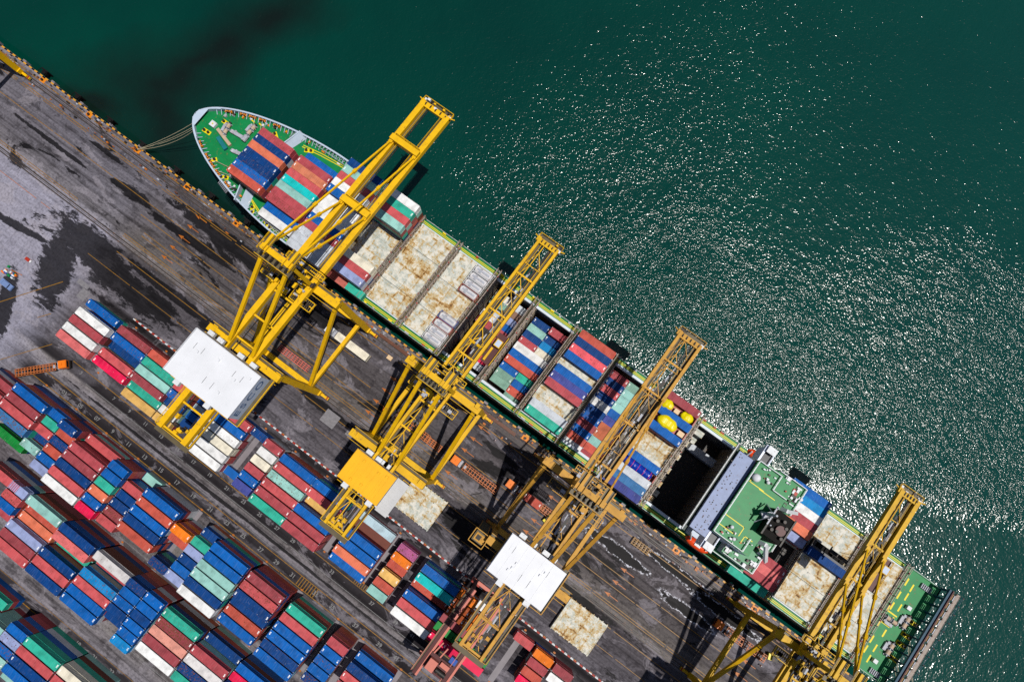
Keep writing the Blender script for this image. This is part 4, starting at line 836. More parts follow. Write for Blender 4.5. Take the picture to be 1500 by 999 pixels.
for i in range(n + 1):
    u = -1 + 2 * i / n; e = (max(0, 1 - abs(u) ** 8)) ** .4
    for j in range(k):
        th = 2 * math.pi * j / k; w = 1 + .04 * math.sin(9 * u + 3 * th) + .03 * math.sin(23 * u) + random.uniform(-.02, .02); mb.v.append((u * 4.9, math.cos(th) * 1.35 * e * w, 1.5 + math.sin(th) * 1.3 * e * w))
for i in range(n):
    for j in range(k): mb.f.append((i * k + j, i * k + (j + 1) % k, (i + 1) * k + (j + 1) % k, (i + 1) * k + j)); mb.mi.append(0)
t = thing('tarpaulin_roll', (28.9, 21.36, 12.0), 'long cylinder wrapped in blue tarpaulin with pink straps near the third crane', 'cargo')
mb.build('tarpaulin', 'tarp_blue', t, off=(0, 0, 0))
for i in range(5):
    m2 = MB(); x = -3.9 + i * 1.95
    for j in range(16):
        a, b = 2 * math.pi * j / 16, 2 * math.pi * (j + 1) / 16; m2.beam((x, math.cos(a) * 1.42, 1.5 + math.sin(a) * 1.38), (x + .1, math.cos(b) * 1.42, 1.5 + math.sin(b) * 1.38), .09)
    m2.build('strap', 'strap_pink', t, off=(0, 0, 0))
t = thing('covered_machinery', (86.3, 33.6, 11.6), 'long dark machine with a grey casing lying on the hatch near the stern', 'machine')
mb = MB(); mb.box(-5.8, 5.2, -1.6, -.4, 0, 1.8); mb.build('casing', 'hold_grey', t, off=(0, 0, 0))
mb = MB(); mb.box(-5, 4.6, -.4, 1.3, 0, 1.0); [mb.box(-5 + i * 1.6, -4 + i * 1.6, -.2, 1.1, 1.0, 1.0 + .3 * (i % 3)) for i in range(6)]; mb.build('chassis', 'funnel_black', t, off=(0, 0, 0))
mb = MB(); mb.cyl((-5.4, -1.4, .9), (-5.4, 1.2, .9), .8, 12); mb.build('drum', 'dark_steel', t, off=(0, 0, 0), smooth=False)
# ------------------------------------------------------------------ ship-to-shore gantry cranes
WY, LY = 7.35, -16.9          # rails under the waterside and landside legs
def crane(label, sL, sR, b1, b2, gz, tip, back, az, ax, house, col, roof='white_paint', roof2=None, bw=1.5, lattice=False, text=None, cross=(), stays=(), trolley=None, beamtop=None, hz=6.5, tower=None):
    bc = (b1 + b2) / 2; c = thing('gantry_crane', ((sL + sR) / 2, 0, 0), label, 'crane', 'ship-to-shore gantry cranes')
    B = lambda: MB(); tz = gz - 1.0
    for y, nm in ((WY, 'sill_beam'), (LY, 'sill_beam')):
        mb = B(); mb.box(sL - 1.2, sR + 1.2, y - .8, y + .8, 2.0, 3.7); mb.build(nm, col, c)
    for x, d in ((sL, -1), (sR, 1)):
        for y in (WY, LY):
            mb = B(); mb.beam((x + d * 3.2, y, 1.75), (x - d * 2.4, y, 1.75), .7, .9, 0)
            for k in range(4):
                xx = x - d * 2.2 + d * k * 1.75; mb.box(xx - .6, xx + .6, y - .45, y + .45, .45, 1.35, 0)
                for e in (-.4, .4): mb.cyl((xx + e, y - .25, .38), (xx + e, y + .25, .38), .36, 10, 1)
            mb.box(x + d * 3.2 - .25, x + d * 3.2 + .25, y - .5, y + .5, .9, 1.6, 2); mb.build('wheel_bogie', [col, 'dark_steel', 'red_paint'], c)
            mb = B(); lw = .8 if lattice else 1; mb.beam((x, y, 3.2), (x, y, tz), 1.6 * lw, 1.9 * lw, 0, 1.4 * lw, 1.6 * lw)
            mb.build('leg', col, c)
        mb = B(); mb.beam((x, WY, 12.5), (x, LY, 12.5), 1.1, 1.6); mb.build('portal_beam', col, c)
        mb = B(); mb.beam((x, LY + .6, 12.8), (x, WY - .4, tz - 1.5), 1.0, 1.0); mb.build('diagonal_brace', col, c)
    bt = beamtop or gz
    for y, yy in ((WY - .9, 'cross_beam'), (LY - .4, 'cross_beam')):
        mb = B(); mb.box(sL - 1.3, sR + 1.3, y - .95, y + .95, bt - 2.3, bt - .15)
        for sg in (-1, 1): mb.rail([(sL - 1.2, y + sg * 1.7, bt - 1.6), (sR + 1.2, y + sg * 1.7, bt - 1.6)], 1.0, .07, 2.2)
        mb.box(sL - 1, sR + 1, y + .97, y + 1.75, bt - 1.65, bt - 1.58, 1)
        mb.build(yy, [col, 'grating'], c)
    hinge = WY + 3.2
    for b in (b1, b2):
        sg = -1 if b == b1 else 1
        mb = B(); mb.box(b - bw / 2, b + bw / 2, back, hinge, gz, gz + 1.9); mb.box(b - sg * (bw / 2 + .05) - .4, b - sg * (bw / 2 + .05) + .4, back, hinge, gz + .2, gz + .28, 1)
        mb.build('girder', [col, 'grating'], c)
        mb = B(); mb.box(b - bw / 2, b + bw / 2, hinge + .25, tip, gz + .05, gz + 1.85); e = b - sg * bw * .5
        mb.box(min(e, e - sg * .8), max(e, e - sg * .8), hinge + 1, tip, gz + .3, gz + .38, 1)
        for k in range(int((tip - hinge) / 6)): mb.box(b - bw / 2 - .03, b + bw / 2 + .03, hinge + 2 + k * 6, hinge + 2.15 + k * 6, gz + .03, gz + 1.9, 0)
        mb.rail([(e - sg * .8, hinge + 1, gz + .4), (e - sg * .8, tip, gz + .4)], 1.1, .05, 2.4, 0); mb.build('boom_beam', [col, 'grating'], c)
        # trolley rail and cable tray inside the boom
        mb = B(); mb.beam((b - sg * (bw / 2 + 1.1), back + 2, gz + .1), (b - sg * (bw / 2 + 1.1), tip - 1, gz + .1), .18, .3); mb.build('trolley_rail', 'dark_steel', c)
    ties = [back + .6, back + 8, LY + 2, -8, 0] + list(cross) + [tip - .6]
    for y in ties:
        w = 1.5 if (y in cross and not lattice) or y > tip - 2 else .5
        mb = B(); mb.box(b1 + bw / 2, b2 - bw / 2, y - w / 2, y + w / 2, gz + 1.0 - w * .2, gz + 1.0 + w * .4)
        if y in cross and not lattice:
            mb.box(b1 - .6, b2 + .6, y - .8, y + .8, gz + 1.9, gz + 3.1); mb.rail([(b1, y + 1.3, gz + 2), (b2, y + 1.3, gz + 2)], 1.0, .08, 1.5); mb.box(b1, b2, y + .8, y + 1.4, gz + 1.95, gz + 2.0)
        mb.build('cross_tie', col, c)
    if lattice:
        n = int((tip - back) / 4.2); mb = B()
        for i in range(n):
            y0 = back + i * 4.2; y1 = y0 + 4.2; a, d_ = (b1 + .5, b2 - .5) if i % 2 else (b2 - .5, b1 + .5); m_ = (b1 + b2) / 2 - .9
            mb.beam((a, y0, gz + .5), (m_, y1, gz + .9), .2)
            if i % 3 != 1: mb.beam((d_, y0, gz + .5), (m_, y1, gz + .9), .14)
            if i % 2: mb.beam((b1, y1, gz + .6), (b2, y1, gz + .6), .22)
        mb.beam(((b1 + b2) / 2 - .9, back, gz + 1), ((b1 + b2) / 2 - .9, tip, gz + 1), .24); mb.beam(((b1 + b2) / 2 + 1, back, gz + .2), ((b1 + b2) / 2 + 1, tip, gz + .2), .5, .1, 1); mb.build('lattice_bracing', [col, 'dark_steel'], c)['kind'] = 'stuff'
        mb = B()
        for k in range(64): mb.cb((b1 + b2) / 2 + .4 + random.uniform(-.5, .9), back + 4 + (tip - back - 8) * k / 64, gz + .4, random.uniform(.2, .6), random.uniform(.8, 2.4), random.uniform(.2, .6), random.choice((0, 0, 1, 2)))
        mb.build('cable_chain', ['dark_steel', 'winch_grey', 'grating'], c)['kind'] = 'stuff'
    # tip platform with sheaves
    mb = B(); mb.box(b1 - .8, b2 + .8, tip - .2, tip + 1.5, gz + .2, gz + .35, 1); mb.rail([(b1 - .8, tip - .2, gz + .3), (b1 - .8, tip + 1.5, gz + .3), (b2 + .8, tip + 1.5, gz + .3), (b2 + .8, tip - .2, gz + .3)], 1.1, .08, 1.2)
    for k in range(5): mb.cyl((b1 + .6 + k * (b2 - b1 - 1.2) / 4, tip - .5, gz + 1.4), (b1 + .9 + k * (b2 - b1 - 1.2) / 4, tip - .5, gz + 1.4), .55, 10, 2)
    for x, dx in ((b1 - .6, -1.3), (b2 + .6, 1.3)): mb.beam((x, tip, gz + 1), (x + dx, tip + .4, gz + 1), .25)
    for k in range(14): mb.cb(random.uniform(b1 - .6, b2 + .6), tip + random.uniform(-1.2, 1.3), gz + .4, random.uniform(.2, .9), random.uniform(.2, .9), random.uniform(.3, 1.3), random.choice((0, 2, 2, 3)))
    mb.cb(b1 - .4, tip - .3, gz + .4, 1.1, 1.4, 1.2, 0); mb.cb(b2 + .3, tip - .1, gz + .4, .9, 1.0, 1.0, 3); mb.build('tip_platform', [col, 'grating', 'dark_steel', 'white_worn'], c)
    # apex frame
    aw = (b2 - b1) / 2 * (.95 if not lattice else 1)
    for x, d in ((bc - aw, -1), (bc + aw, 1)):
        mb = B(); mb.beam((x, WY - .9, bt - .3), (x, ax, az), 1.0, 1.1, 0, .8, .8); mb.build('apex_leg', col, c)
        mb = B(); mb.beam((x, ax - .4, az - .4), (x, LY + .3, gz + 1.8), .9, .9); mb.build('back_stay', col, c)
    mb = B(); mb.box(bc - aw - 1, bc + aw + 1, ax - .7, ax + .7, az - .7, az + .5); mb.box(bc - aw - 1.2, bc + aw + 1.2, ax - 2.4, ax - .7, az - .9, az - .8, 1)
    mb.rail([(bc - aw - 1.2, ax - 2.4, az - .8), (bc + aw + 1.2, ax - 2.4, az - .8)], 1.1, .08, 1.5)
    for k in range(6): mb.cyl((bc - aw + k * aw * .4, ax - 1.4, az - .1), (bc - aw + k * aw * .4 + .3, ax - 1.4, az - .1), .7, 10, 2)
    for x in (bc - aw, bc + aw):
        mb.box(x - 1.1, x + 1.1, ax - 1.2, ax + 3.6, az + .1, az + .25, 1); mb.rail([(x - 1.1, ax - 1.2, az + .2), (x - 1.1, ax + 3.6, az + .2)], 1, .07, 1.6); mb.rail([(x + 1.1, ax - 1.2, az + .2), (x + 1.1, ax + 3.6, az + .2)], 1, .07, 1.6); mb.box(x - .35, x + .35, ax - .8, ax + 3.6, az + .3, az + 1.1, 0)
    mb.build('apex_beam', [col, 'grating', 'dark_steel'], c)
    for y in stays:
        for x, b in ((bc - aw, b1), (bc + aw, b2)):
            mb = B(); p = Vector((x, ax + .6, az)); q = Vector((b, y, gz + 2.2)); mb.beam(p, q, .42, .5)
            for u in (.36, .68): m_ = p.lerp(q, u); mb.beam(m_ - (q - p).normalized() * .6, m_ + (q - p).normalized() * .6, .75, .8)
            mb.box(b - .5, b + .5, y - .6, y + .6, gz + 1.9, gz + 2.5); mb.build('fore_stay', col, c)
    # walkways and winch gear round the waterside beam
    mb = B()
    for (x0, x1, y0, y1, z) in ((b1 - 5.2, b1 + 2.6, 1.6, 4.0, bt + .5), (bc + 1.0, sR - 3, .6, 3.2, bt + .3), (b1 - 2, b2 + 2, 8.6, 10.2, gz + 2.0)):
        for q in range(int((x1 - x0) / .55)): mb.box(x0 + q * .55, x0 + q * .55 + .2, y0, y1, z, z + .08, 1)
        for q in range(3): mb.beam((x0, y0 + (y1 - y0) * q / 2, z + .02), (x1, y0 + (y1 - y0) * q / 2, z + .02), .22, .2)
        mb.rail([(x0, y0, z), (x1, y0, z), (x1, y1, z), (x0, y1, z), (x0, y0, z)], 1.1, .1, 1.1)
        for q in range(3): mb.cb(random.uniform(x0 + 1, x1 - 1), (y0 + y1) / 2, z + .1, 1.3, .9, .9, random.choice((0, 2, 3)))
    for k in range(34): mb.cb(bc + random.uniform(-aw - 1, aw + 1), random.uniform(1, 9.5), gz + 1.9, random.uniform(.4, 1.3), random.uniform(.4, 1.5), random.uniform(.4, 1.6), random.choice((0, 0, 2, 3)))
    for k in range(5): mb.beam((bc - aw + .8 + k * aw * .4, 2, gz + 2.3), (bc - aw + .8 + k * aw * .4, 8, gz + 3), .2, .2, 2)
    mb.build('machinery_deck', [col, 'grating', 'dark_steel', 'winch_grey'], c)['kind'] = 'stuff'
    # machinery house
    x0, x1, y0, y1, zt = house
    mb = B(); mb.box(x0, x1, y0, y1, zt - hz, zt - .25); h = mb.build('machinery_house', 'wall_blue' if roof == 'white_paint' else 'white_paint', c)
    mb = B(); mb.box(x0 - .15, x1 + .15, y0 - .15, y1 + .15, zt - .25, zt)
    if roof == 'roof_yellow':
        for k in range(1, 8): xx = x0 + (x1 - x0) * k / 8; mb.box(xx - .05, xx + .05, y0, y1, zt, zt + .06)
    else:
        for (a, b_, w_, h_) in ((.55, .3, 3.2, 1.9), (.2, .72, 3.4, 1.7), (.78, .74, 2.8, 1.6)):
            xx, yy = x0 + (x1 - x0) * a, y0 + (y1 - y0) * b_; mb.box(xx - w_ / 2, xx + w_ / 2, yy - h_ / 2, yy + h_ / 2, zt, zt + .05)
    for k in range(1, int((x1 - x0) / 2.4)): mb.box(x0 + k * 2.4, x0 + k * 2.4 + .09, y0, y1, zt - .001, zt + .05)
    for k in range(5): mb.cb(random.uniform(x0 + 1, x1 - 1), random.uniform(y0 + 1, y1 - 1), zt, .6, .6, .45)
    mb.rail([(x0, y0, zt), (x0, y1, zt), (x1, y1, zt)], .5, .05, 2.5)
    mb.build('roof', roof, c)
    if roof2:
        mb = B(); mb.box(x1 + .15, x1 + 3.6, y0 - 1.2, y1 + .3, zt - 1.7, zt - 1.5)
        for k in range(13): mb.box(x1 + .3, x1 + 3.5, y0 - 1.0 + k * (y1 - y0 + 1) / 13, y0 - .85 + k * (y1 - y0 + 1) / 13, zt - 1.5, zt - 1.42)
        mb.build('side_canopy', roof2, c)
    mb = B(); mb.box(x1, x1 + 1.3, y0 - 1.2, y1 + .5, zt - hz - .1, zt - hz, 1); mb.rail([(x0 - .3, y0 - 1.3, zt - hz), (x1 + 1.3, y0 - 1.3, zt - hz), (x1 + 1.3, y1 + .5, zt - hz)], 1.1, .09, 1.3); mb.rail([(x0 - .3, y0 - .6, zt - hz), (x0 - .3, y1, zt - hz)], 1.1, .09, 1.3)
    mb.build('house_walkway', [col, 'grating'], c)
    for k, xx in enumerate((x0 + 2.5, x0 + 5.5, x0 + (x1 - x0) * .6, x1 - 4)): B().cb(xx, y1 + .9, zt - 3.5, 1.8, 1.1, 1.2).build('air_conditioner', 'white_worn', c)
    for xx in (b1 - 1.2, b2 + .6): B().cb(xx, y0 - .8, zt - 2.6, 1.6, 1.6, 1.3).build('air_conditioner', 'white_worn', c)
    if text:
        cu = bpy.data.curves.new('lettering', 'FONT'); cu.body = text; cu.size = 3.6; cu.align_x = 'CENTER'; cu.align_y = 'CENTER'; cu.extrude = .01; cu.offset = .06; cu.space_character = 1.35; cu.materials.append(M['teal_text'])
        o = bpy.data.objects.new('lettering', flat_text(cu)); COL.objects.link(o); o.parent = c
        o.matrix_local = Matrix(((0, 0, 1, x1 + .03 - c.location.x), (1, 0, 0, (y0 + y1) / 2), (0, 1, 0, zt - hz / 2), (0, 0, 0, 1)))
    # ladders and winch gear between the girders behind the house
    mb = B(); mb.rail([(b1 - 1.6, back, gz), (b1 - 1.6, y0, gz)], 1.1, .08, 1.8); mb.rail([(b2 + 1.6, back, gz), (b2 + 1.6, y0, gz)], 1.1, .08, 1.8); mb.rail([(b1 - 1.6, back, gz), (b2 + 1.6, back, gz)], 1.1, .08, 1.5); mb.box(b1 - 1.6, b1 - .9, back, y0, gz - .1, gz, 1); mb.box(b2 + .9, b2 + 1.6, back, y0, gz - .1, gz, 1)
    mb.box(b1 - 1.4, b2 + 1.4, back - 1.6, back + .2, gz - .2, gz - .1, 1)
    for k in range(10): mb.cb(random.uniform(b1 + 1, b2 - 1), random.uniform(back + .3, back + 5), gz - .1, random.uniform(.5, 1.2), random.uniform(.5, 1.3), random.uniform(.5, 1.6), random.choice((0, 0, 2)))
    mb.build('rear_platform', [col, 'grating', 'dark_steel'], c)
    if trolley is not None:
        mb = B(); mb.box(b1 + .2, b2 - .2, trolley - 3, trolley + 3, gz - .6, gz - .1, 1); mb.cyl((b1 + 1, trolley - 2, gz + .3), (b2 - 1, trolley - 2, gz + .3), .3, 8, 0); mb.beam((b1 + .6, trolley - 2.8, gz), (b2 - .6, trolley + 2.8, gz), .25, .3, 0); mb.build('trolley', [col, 'dark_steel'], c)
        mb = B(); mb.box(b2 + .4, b2 + 3.4, trolley - 4.5, trolley + 4.5, gz - 1.2, gz - 1.0, 1); mb.rail([(b2 + 3.4, trolley - 4.5, gz - 1), (b2 + 3.4, trolley + 4.5, gz - 1)], 1.1, .1, 1.5); mb.box(b2 + 1.2, b2 + 3, trolley + .5, trolley + 2.6, gz - 1, gz + 1.2, 0); mb.box(b2 + 1.4, b2 + 2.8, trolley + .7, trolley + 2.4, gz + 1.2, gz + 1.25, 2); mb.box(b2 + 1, b2 + 1.6, trolley - 4, trolley, gz - .9, gz - .3, 0)
        mb.build('operator_cabin', [col, 'rtg_maroon', 'wall_blue'], c)
        mb = B()
        for xx in (bc - .9, bc + .9):
            for yy in (-1, 1): mb.cyl((xx, trolley + yy, gz - .4), (xx, trolley + yy, 24), .05, 5)
        mb.box(bc - 3.1, bc + 3.1, trolley - .5, trolley + .5, 23.3, 24); mb.box(bc - 3, bc - 2.7, trolley - 1.2, trolley + 1.2, 23.2, 23.5); mb.box(bc + 2.7, bc + 3, trolley - 1.2, trolley + 1.2, 23.2, 23.5); mb.build('spreader', 'dark_steel', c)
    if tower:
        mb = B(); tx, ty = tower; mb.box(tx - 1.5, tx + 1.5, ty - 1.3, ty + 1.3, gz - 3, gz - 2.9, 1); mb.rail([(tx - 2, ty - 1.8, gz - 2.5), (tx + 2, ty - 1.8, gz - 2.5), (tx + 2, ty + 1.8, gz - 2.5), (tx - 2, ty + 1.8, gz - 2.5), (tx - 2, ty - 1.8, gz - 2.5)], 1.1, .12, 1.4)
        mb.box(tx - 1.2, tx + 1.6, ty - 1, ty + 1, gz - 5.5, gz - 2.6, 0); mb.box(tx - .8, tx + .4, ty - .6, ty + .6, gz - 2.6, gz - 2.5, 2)
        for a, b_ in ((-1.4, -1.2), (1.4, -1.2), (1.4, 1.2), (-1.4, 1.2)): mb.beam((tx + a, ty + b_, .3), (tx + a, ty + b_, gz - 3), .14)
        for k in range(9): mb.beam((tx - 1.4, ty - 1.2, 3 + k * 4), (tx + 1.4, ty - 1.2, 5 + k * 4), .1); mb.box(tx - 1.4, tx + 1.4, ty - 1.2, ty + 1.2, 3 + k * 4, 3.05 + k * 4, 1)
        mb.build('lift_tower', [col, 'grating', 'dark_steel'], c)
    return c
M['teal_text'] = paint('lettering_blue', '5878a4', k=.7, grime=.1)
crane('bright yellow crane with a big white-roofed house, nearest the ship\'s bow', -82.4, -61.6, -76.2, -68.4, 42.5, 64.0, -43.5, 62, 6.5, (-81.4, -61.4, -30.8, -18.6, 51.0), 'crane_yellow', text='ESCO', cross=(29.5, 50.5), stays=(28.5, 49.5), hz=7.0)
crane('yellow crane with a yellow-roofed house over the first open hold', -38.0, -16.6, -29.6, -23.9, 36.5, 53.2, -38.5, 54, 6.0, (-33.4, -21.4, -27.0, -19.0, 42.6), 'crane_yellow_b', roof='roof_yellow', roof2='grey_roof', bw=.75, lattice=True, cross=(16, 30, 42), stays=(), trolley=22, beamtop=35, hz=5)
crane('faded ochre crane with a white-roofed house over the packed hold', 6.6, 28.4, 14.6, 20.6, 41, 53.0, -40.5, 60, 5.5, (9.2, 24.6, -22.2, -12.2, 48.0), 'crane_ochre', bw=.8, lattice=True, cross=(14, 26, 36, 45), stays=(36,), tower=(3.6, -18.6), hz=5.5)
crane('weathered yellow crane reaching over the hatches near the stern', 76.8, 92.4, 82.0, 86.6, 37.5, 53.6, -38, 57, 6.0, (78, 91, -29, -20, 44), 'crane_yellow_c', bw=1.05, lattice=True, cross=(16, 28, 38), stays=(26, 36), trolley=33, beamtop=37, hz=5)
crane('yellow crane standing on the empty berth far ahead of the bow', -232, -209.6, -224.5, -217.5, 42.5, 13.5, -40, 60, 6.5, (-230, -212, -30, -19, 51), 'crane_yellow', cross=(), stays=())
# ------------------------------------------------------------------ yard gantry
def rtg():
    c = thing('yard_gantry', (15, -44, 0), 'maroon and pink rubber-tyred yard gantry straddling the orange containers', 'gantry')
    for x in (10.9, 18.8):
        mb = MB(); mb.box(x - .75, x + .15, -58.5, -32.0, 18.6, 20, 0); mb.box(x + .2, x + .8, -58.5, -32, 19.0, 20.1, 1); mb.rail([(x - 1.3, -58, 19.6), (x - 1.3, -32.5, 19.6)], 1, .08, 1.8, 1); mb.box(x - 1.4, x - .8, -58, -32.5, 19.5, 19.6, 2); mb.build('girder', ['rtg_maroon', 'rtg_pink', 'grating'], c)
        for y in (-32.6, -58.0): MB().beam((x, y, 1.6), (x, y, 18.8), .9, .9).build('leg', 'rtg_maroon', c)
    for y in (-32.6, -58.0):
        MB().box(9.5, 20.4, y - .5, y + .5, 1.4, 2.3).build('sill_beam', 'rtg_pink', c)
        for x in (10.3, 12.4, 17.4, 19.5): MB().cyl((x, y - .3, .75), (x, y + .3, .75), .75, 14).build('wheel', 'tyre', c)
    mb = MB(); mb.box(11.5, 18.2, -55.5, -51.0, 20.1, 20.5, 0); mb.box(12, 14.4, -55, -52, 20.5, 22.6, 1); mb.cyl((14.8, -54, 21.4), (17.8, -54, 21.4), .7, 12, 2); mb.box(15, 17.6, -52.6, -51.4, 20.5, 21.6, 1); mb.box(16.4, 18.4, -50.6, -49, 18.4, 20.6, 3); mb.beam((12, -51, 20.8), (12.5, -47.5, 20.8), .35, .35, 1); mb.beam((14, -51, 20.8), (14.4, -48, 20.8), .35, .35, 1)
    mb.build('trolley', ['rtg_maroon', 'rtg_pink', 'dark_steel', 'blue_paint'], c)
rtg()
# ------------------------------------------------------------------ hatch covers set down on the quay
for x0, x1, y0, y1, lb_ in ((-21.9, -9.3, -29.9, -19.8, 'rusty white hatch cover lying on the quay beside the yellow-roofed crane house'), (36.2, 49.4, -30.2, -19.9, 'rusty cream hatch cover lying on the quay behind the ochre crane')):
    mb = MB(); mb.box(x0, x1, y0, y1, .25, 1.9)
    for i in range(1, 4): y = y0 + (y1 - y0) * i / 4; mb.box(x0 + .1, x1 - .1, y - .06, y + .06, 1.9, 1.99)
    for i in range(9): mb.cb(x0 + .2 + (x1 - x0 - .4) * i / 8, y0 - .1, .25, .3, .3, 1.4); mb.cb(x0 + .2 + (x1 - x0 - .4) * i / 8, y1 + .1, .25, .3, .3, 1.4)
    for i in range(5):
        for x in (x0 + .3, (x0 + x1) / 2, x1 - .3): mb.cb(x, y0 + .4 + (y1 - y0 - .8) * i / 4, 1.9, .35, .3, .15)
    for x in (x0 + .12, x1 - .12): mb.box(x - .1, x + .1, y0 + .2, y1 - .2, 1.9, 2.01)
    for a in (x0 + 1, x1 - 1): mb.box(a - .3, a + .3, y0 + .5, y1 - .5, 0, .25)
    props(mb.build('hatch_cover', 'hatch'), lb_, 'hatch cover')
# ------------------------------------------------------------------ trucks
def truck(x, y, rz, label, load=None, col='truck_orange', L=12.6, trailer=True, ch='chassis_rust'):
    t = thing('terminal_truck', (x, y, 0), label, 'truck', 'terminal trucks on the quay and in the yard', rz)
    Z0 = (0, 0, 0)
    mb = MB(); mb.box(-1.5, 1.0, -1.2, 1.2, 1.0, 2.95); mb.box(-1.35, .8, -1.05, 1.05, 2.95, 3.1); mb.box(-.3, .3, -.35, .35, 3.1, 3.3); cab = mb.build('cab', col, t, off=Z0)
    mb = MB(); mb.q([(-1.56, -1.05, 1.9), (-1.56, 1.05, 1.9), (-1.42, 1.05, 2.8), (-1.42, -1.05, 2.8)][::-1]); mb.box(-1.54, -1.5, -1.0, 1.0, 1.9, 2.75); mb.build('windscreen', 'window_glass', cab, off=Z0)
    mb = MB(); mb.box(-1.9, -1.4, -1.2, 1.2, .7, 1.5, 0); mb.box(-1.5, 4.2, -.5, .5, .8, 1.1, 0); mb.box(1.1, 1.9, -1.1, 1.1, .9, 1.7, 1); mb.cyl((3.1, -.5, 1.1), (3.1, .5, 1.1), .5, 10, 1); mb.cyl((1.5, .8, 1.7), (1.5, .8, 2.9), .1, 6, 1); mb.build('tractor_chassis', ['dark_steel', 'winch_grey'], t, off=Z0)
    for xx in (-.9, 3.1):
        for sy in (-1, 1): MB().cyl((xx, sy * .85, .52), (xx, sy * 1.25, .52), .52, 14).build('wheel', 'tyre', t, off=Z0)
    if trailer:
        a = 2.6; mb = MB()
        for sy in (-1, 1): mb.box(a, a + L, sy * .55 - .12, sy * .55 + .12, 1.15, 1.5); mb.box(a, a + L, sy * 1.15 - .08, sy * 1.15 + .08, 1.25, 1.45)
        n = int(L / .95)
        for i in range(n + 1): mb.box(a + i * (L - .2) / n, a + .2 + i * (L - .2) / n, -1.15, 1.15, 1.22, 1.42)
        mb.build('trailer', ch, t, off=Z0)
        for xx in (a + L - 3.4, a + L - 2.1, a + L - .8):
            for sy in (-1, 1): MB().cyl((xx, sy * .7, .5), (xx, sy * 1.2, .5), .5, 12).build('trailer_wheel', 'tyre', t, off=Z0)
    return t
truck(-130.6, -57.3, math.radians(226 - 0), 'orange terminal truck with an empty rusty trailer turning at the end of the yard blocks')
truck(-14.7, -8.3, 0, 'orange terminal truck with an empty rusty trailer in the open lane by the second crane')
truck(-40.6, -8.3, 0, 'orange terminal truck under the legs of the second crane')
truck(2.9, -4.2, 0, 'orange terminal truck hauling a red container in the shadow of the third crane', L=12.4)
truck(75.4, -.4, 0, 'orange terminal truck with a rusty trailer in the shadow near the stern', L=13.6)
truck(-70.6, .3, 0, 'white-cabbed truck carrying a long pale container under the first crane', col='white_worn', ch='dark_steel')
container(-61.6, .3, 4.1, 40, 'cream', 'long cream container on a truck trailer under the first crane', 'containers on truck trailers', 1.5)
container(10.6, -4.2, 4.1, 20, 'redor', 'short brick red container on a truck trailer below the third crane', 'containers on truck trailers', 1.5)
def chassis(x, y, L, label, m='chassis_rust', rz=0):
    mb = MB()
    for sy in (-1, 1): mb.box(0, L, sy * .9 - .14, sy * .9 + .14, .9, 1.25, 0); mb.box(0, L, sy * .3 - .1, sy * .3 + .1, .9, 1.2, 0)
    for i in range(int(L / 1.1) + 1): mb.box(i * 1.1, i * 1.1 + .3, -1.15, 1.15, .95, 1.3, 0)
    for xx in (.8, 2.0, L - 2, L - .8):
        for sy in (-1, 1): mb.cyl((xx, sy * .7, .45), (xx, sy * 1.1, .45), .45, 10, 1)
    o = mb.build('parked_trailer', [m, 'tyre'], loc=(x, y, 0), off=(0, 0, 0)); o.rotation_euler = (0, 0, rz); props(o, label, 'trailer')
chassis(-80.5, -13.3, 12, 'empty red trailer parked between the legs of the first crane', 'rack_red'); chassis(-26.5, -8.5, 5.5, 'short rusty trailer beneath the second crane'); chassis(41.5, 4.3, 6.5, 'ochre steel trailer standing among the pools on the quay', 'line_yellow')
# containers' walkway beam of brown steel lying along the waterside rail, one piece by each crane
for x0, x1, w in ((-58, -46, 'beside the first crane'), (-22, -5, 'beside the second crane'), (16, 30, 'beside the third crane'), (86, 101, 'beside the stern crane')):
    mb = MB(); mb.box(x0, x1, 8.0, 9.0, .02, .5); mb.box(x0 + .3, x1 - .3, 8.15, 8.85, .5, .62); props(mb.build('cable_cover', 'rust_brown'), f'long brown steel cable trough on the quay edge {w}', 'cable trough')
# pickups and odd items
def pickup(x, y, rz, label, c='car_blue'):
    t = thing('parked_car', (x, y, 0), label, 'car', None, rz); Z0 = (0, 0, 0)
    mb = MB(); mb.box(-2.4, 2.4, -.92, .92, .45, 1.0); mb.box(-1.0, 1.2, -.8, .8, 1.0, 1.62); mb.box(1.25, 2.3, -.9, .9, 1.0, 1.15); mb.build('body', c, t, off=Z0)
    mb = MB(); mb.box(-1.1, -.98, -.7, .7, 1.02, 1.55); mb.box(1.2, 1.26, -.7, .7, 1.1, 1.5); mb.build('window', 'window_glass', t, off=Z0)
    for xx in (-1.5, 1.5):
        for sy in (-1, 1): MB().cyl((xx, sy * .7, .36), (xx, sy * .95, .36), .36, 12).build('wheel', 'tyre', t, off=Z0)
pickup(-163.3, -49.2, .0, 'pale blue car parked on the concrete apron beyond the yard')
mb = MB(); mb.cb(0, 0, 0, 1.6, 1.0, .9, 0); mb.cb(1.0, 0, 0, .7, .8, .6, 1); props(mb.build('equipment_box', ['red_paint', 'white_worn'], loc=(-163.7, -39.2, 0)), 'small red and white box standing alone on the bare concrete', 'box')
mb = MB()
for i in range(16): mb.cb(random.uniform(-2, 2), random.uniform(-1.6, 1.6), 0, random.uniform(.4, 1.4), random.uniform(.3, 1), random.uniform(.4, 1.4), random.choice((0, 1, 2, 3)))
props(mb.build('scrap_heap', ['white_worn', 'blue_paint', 'deck_green', 'truck_orange'], loc=(-165.2, -45.8, 0)), 'jumbled gear on green ground beside the parked car', 'gear')
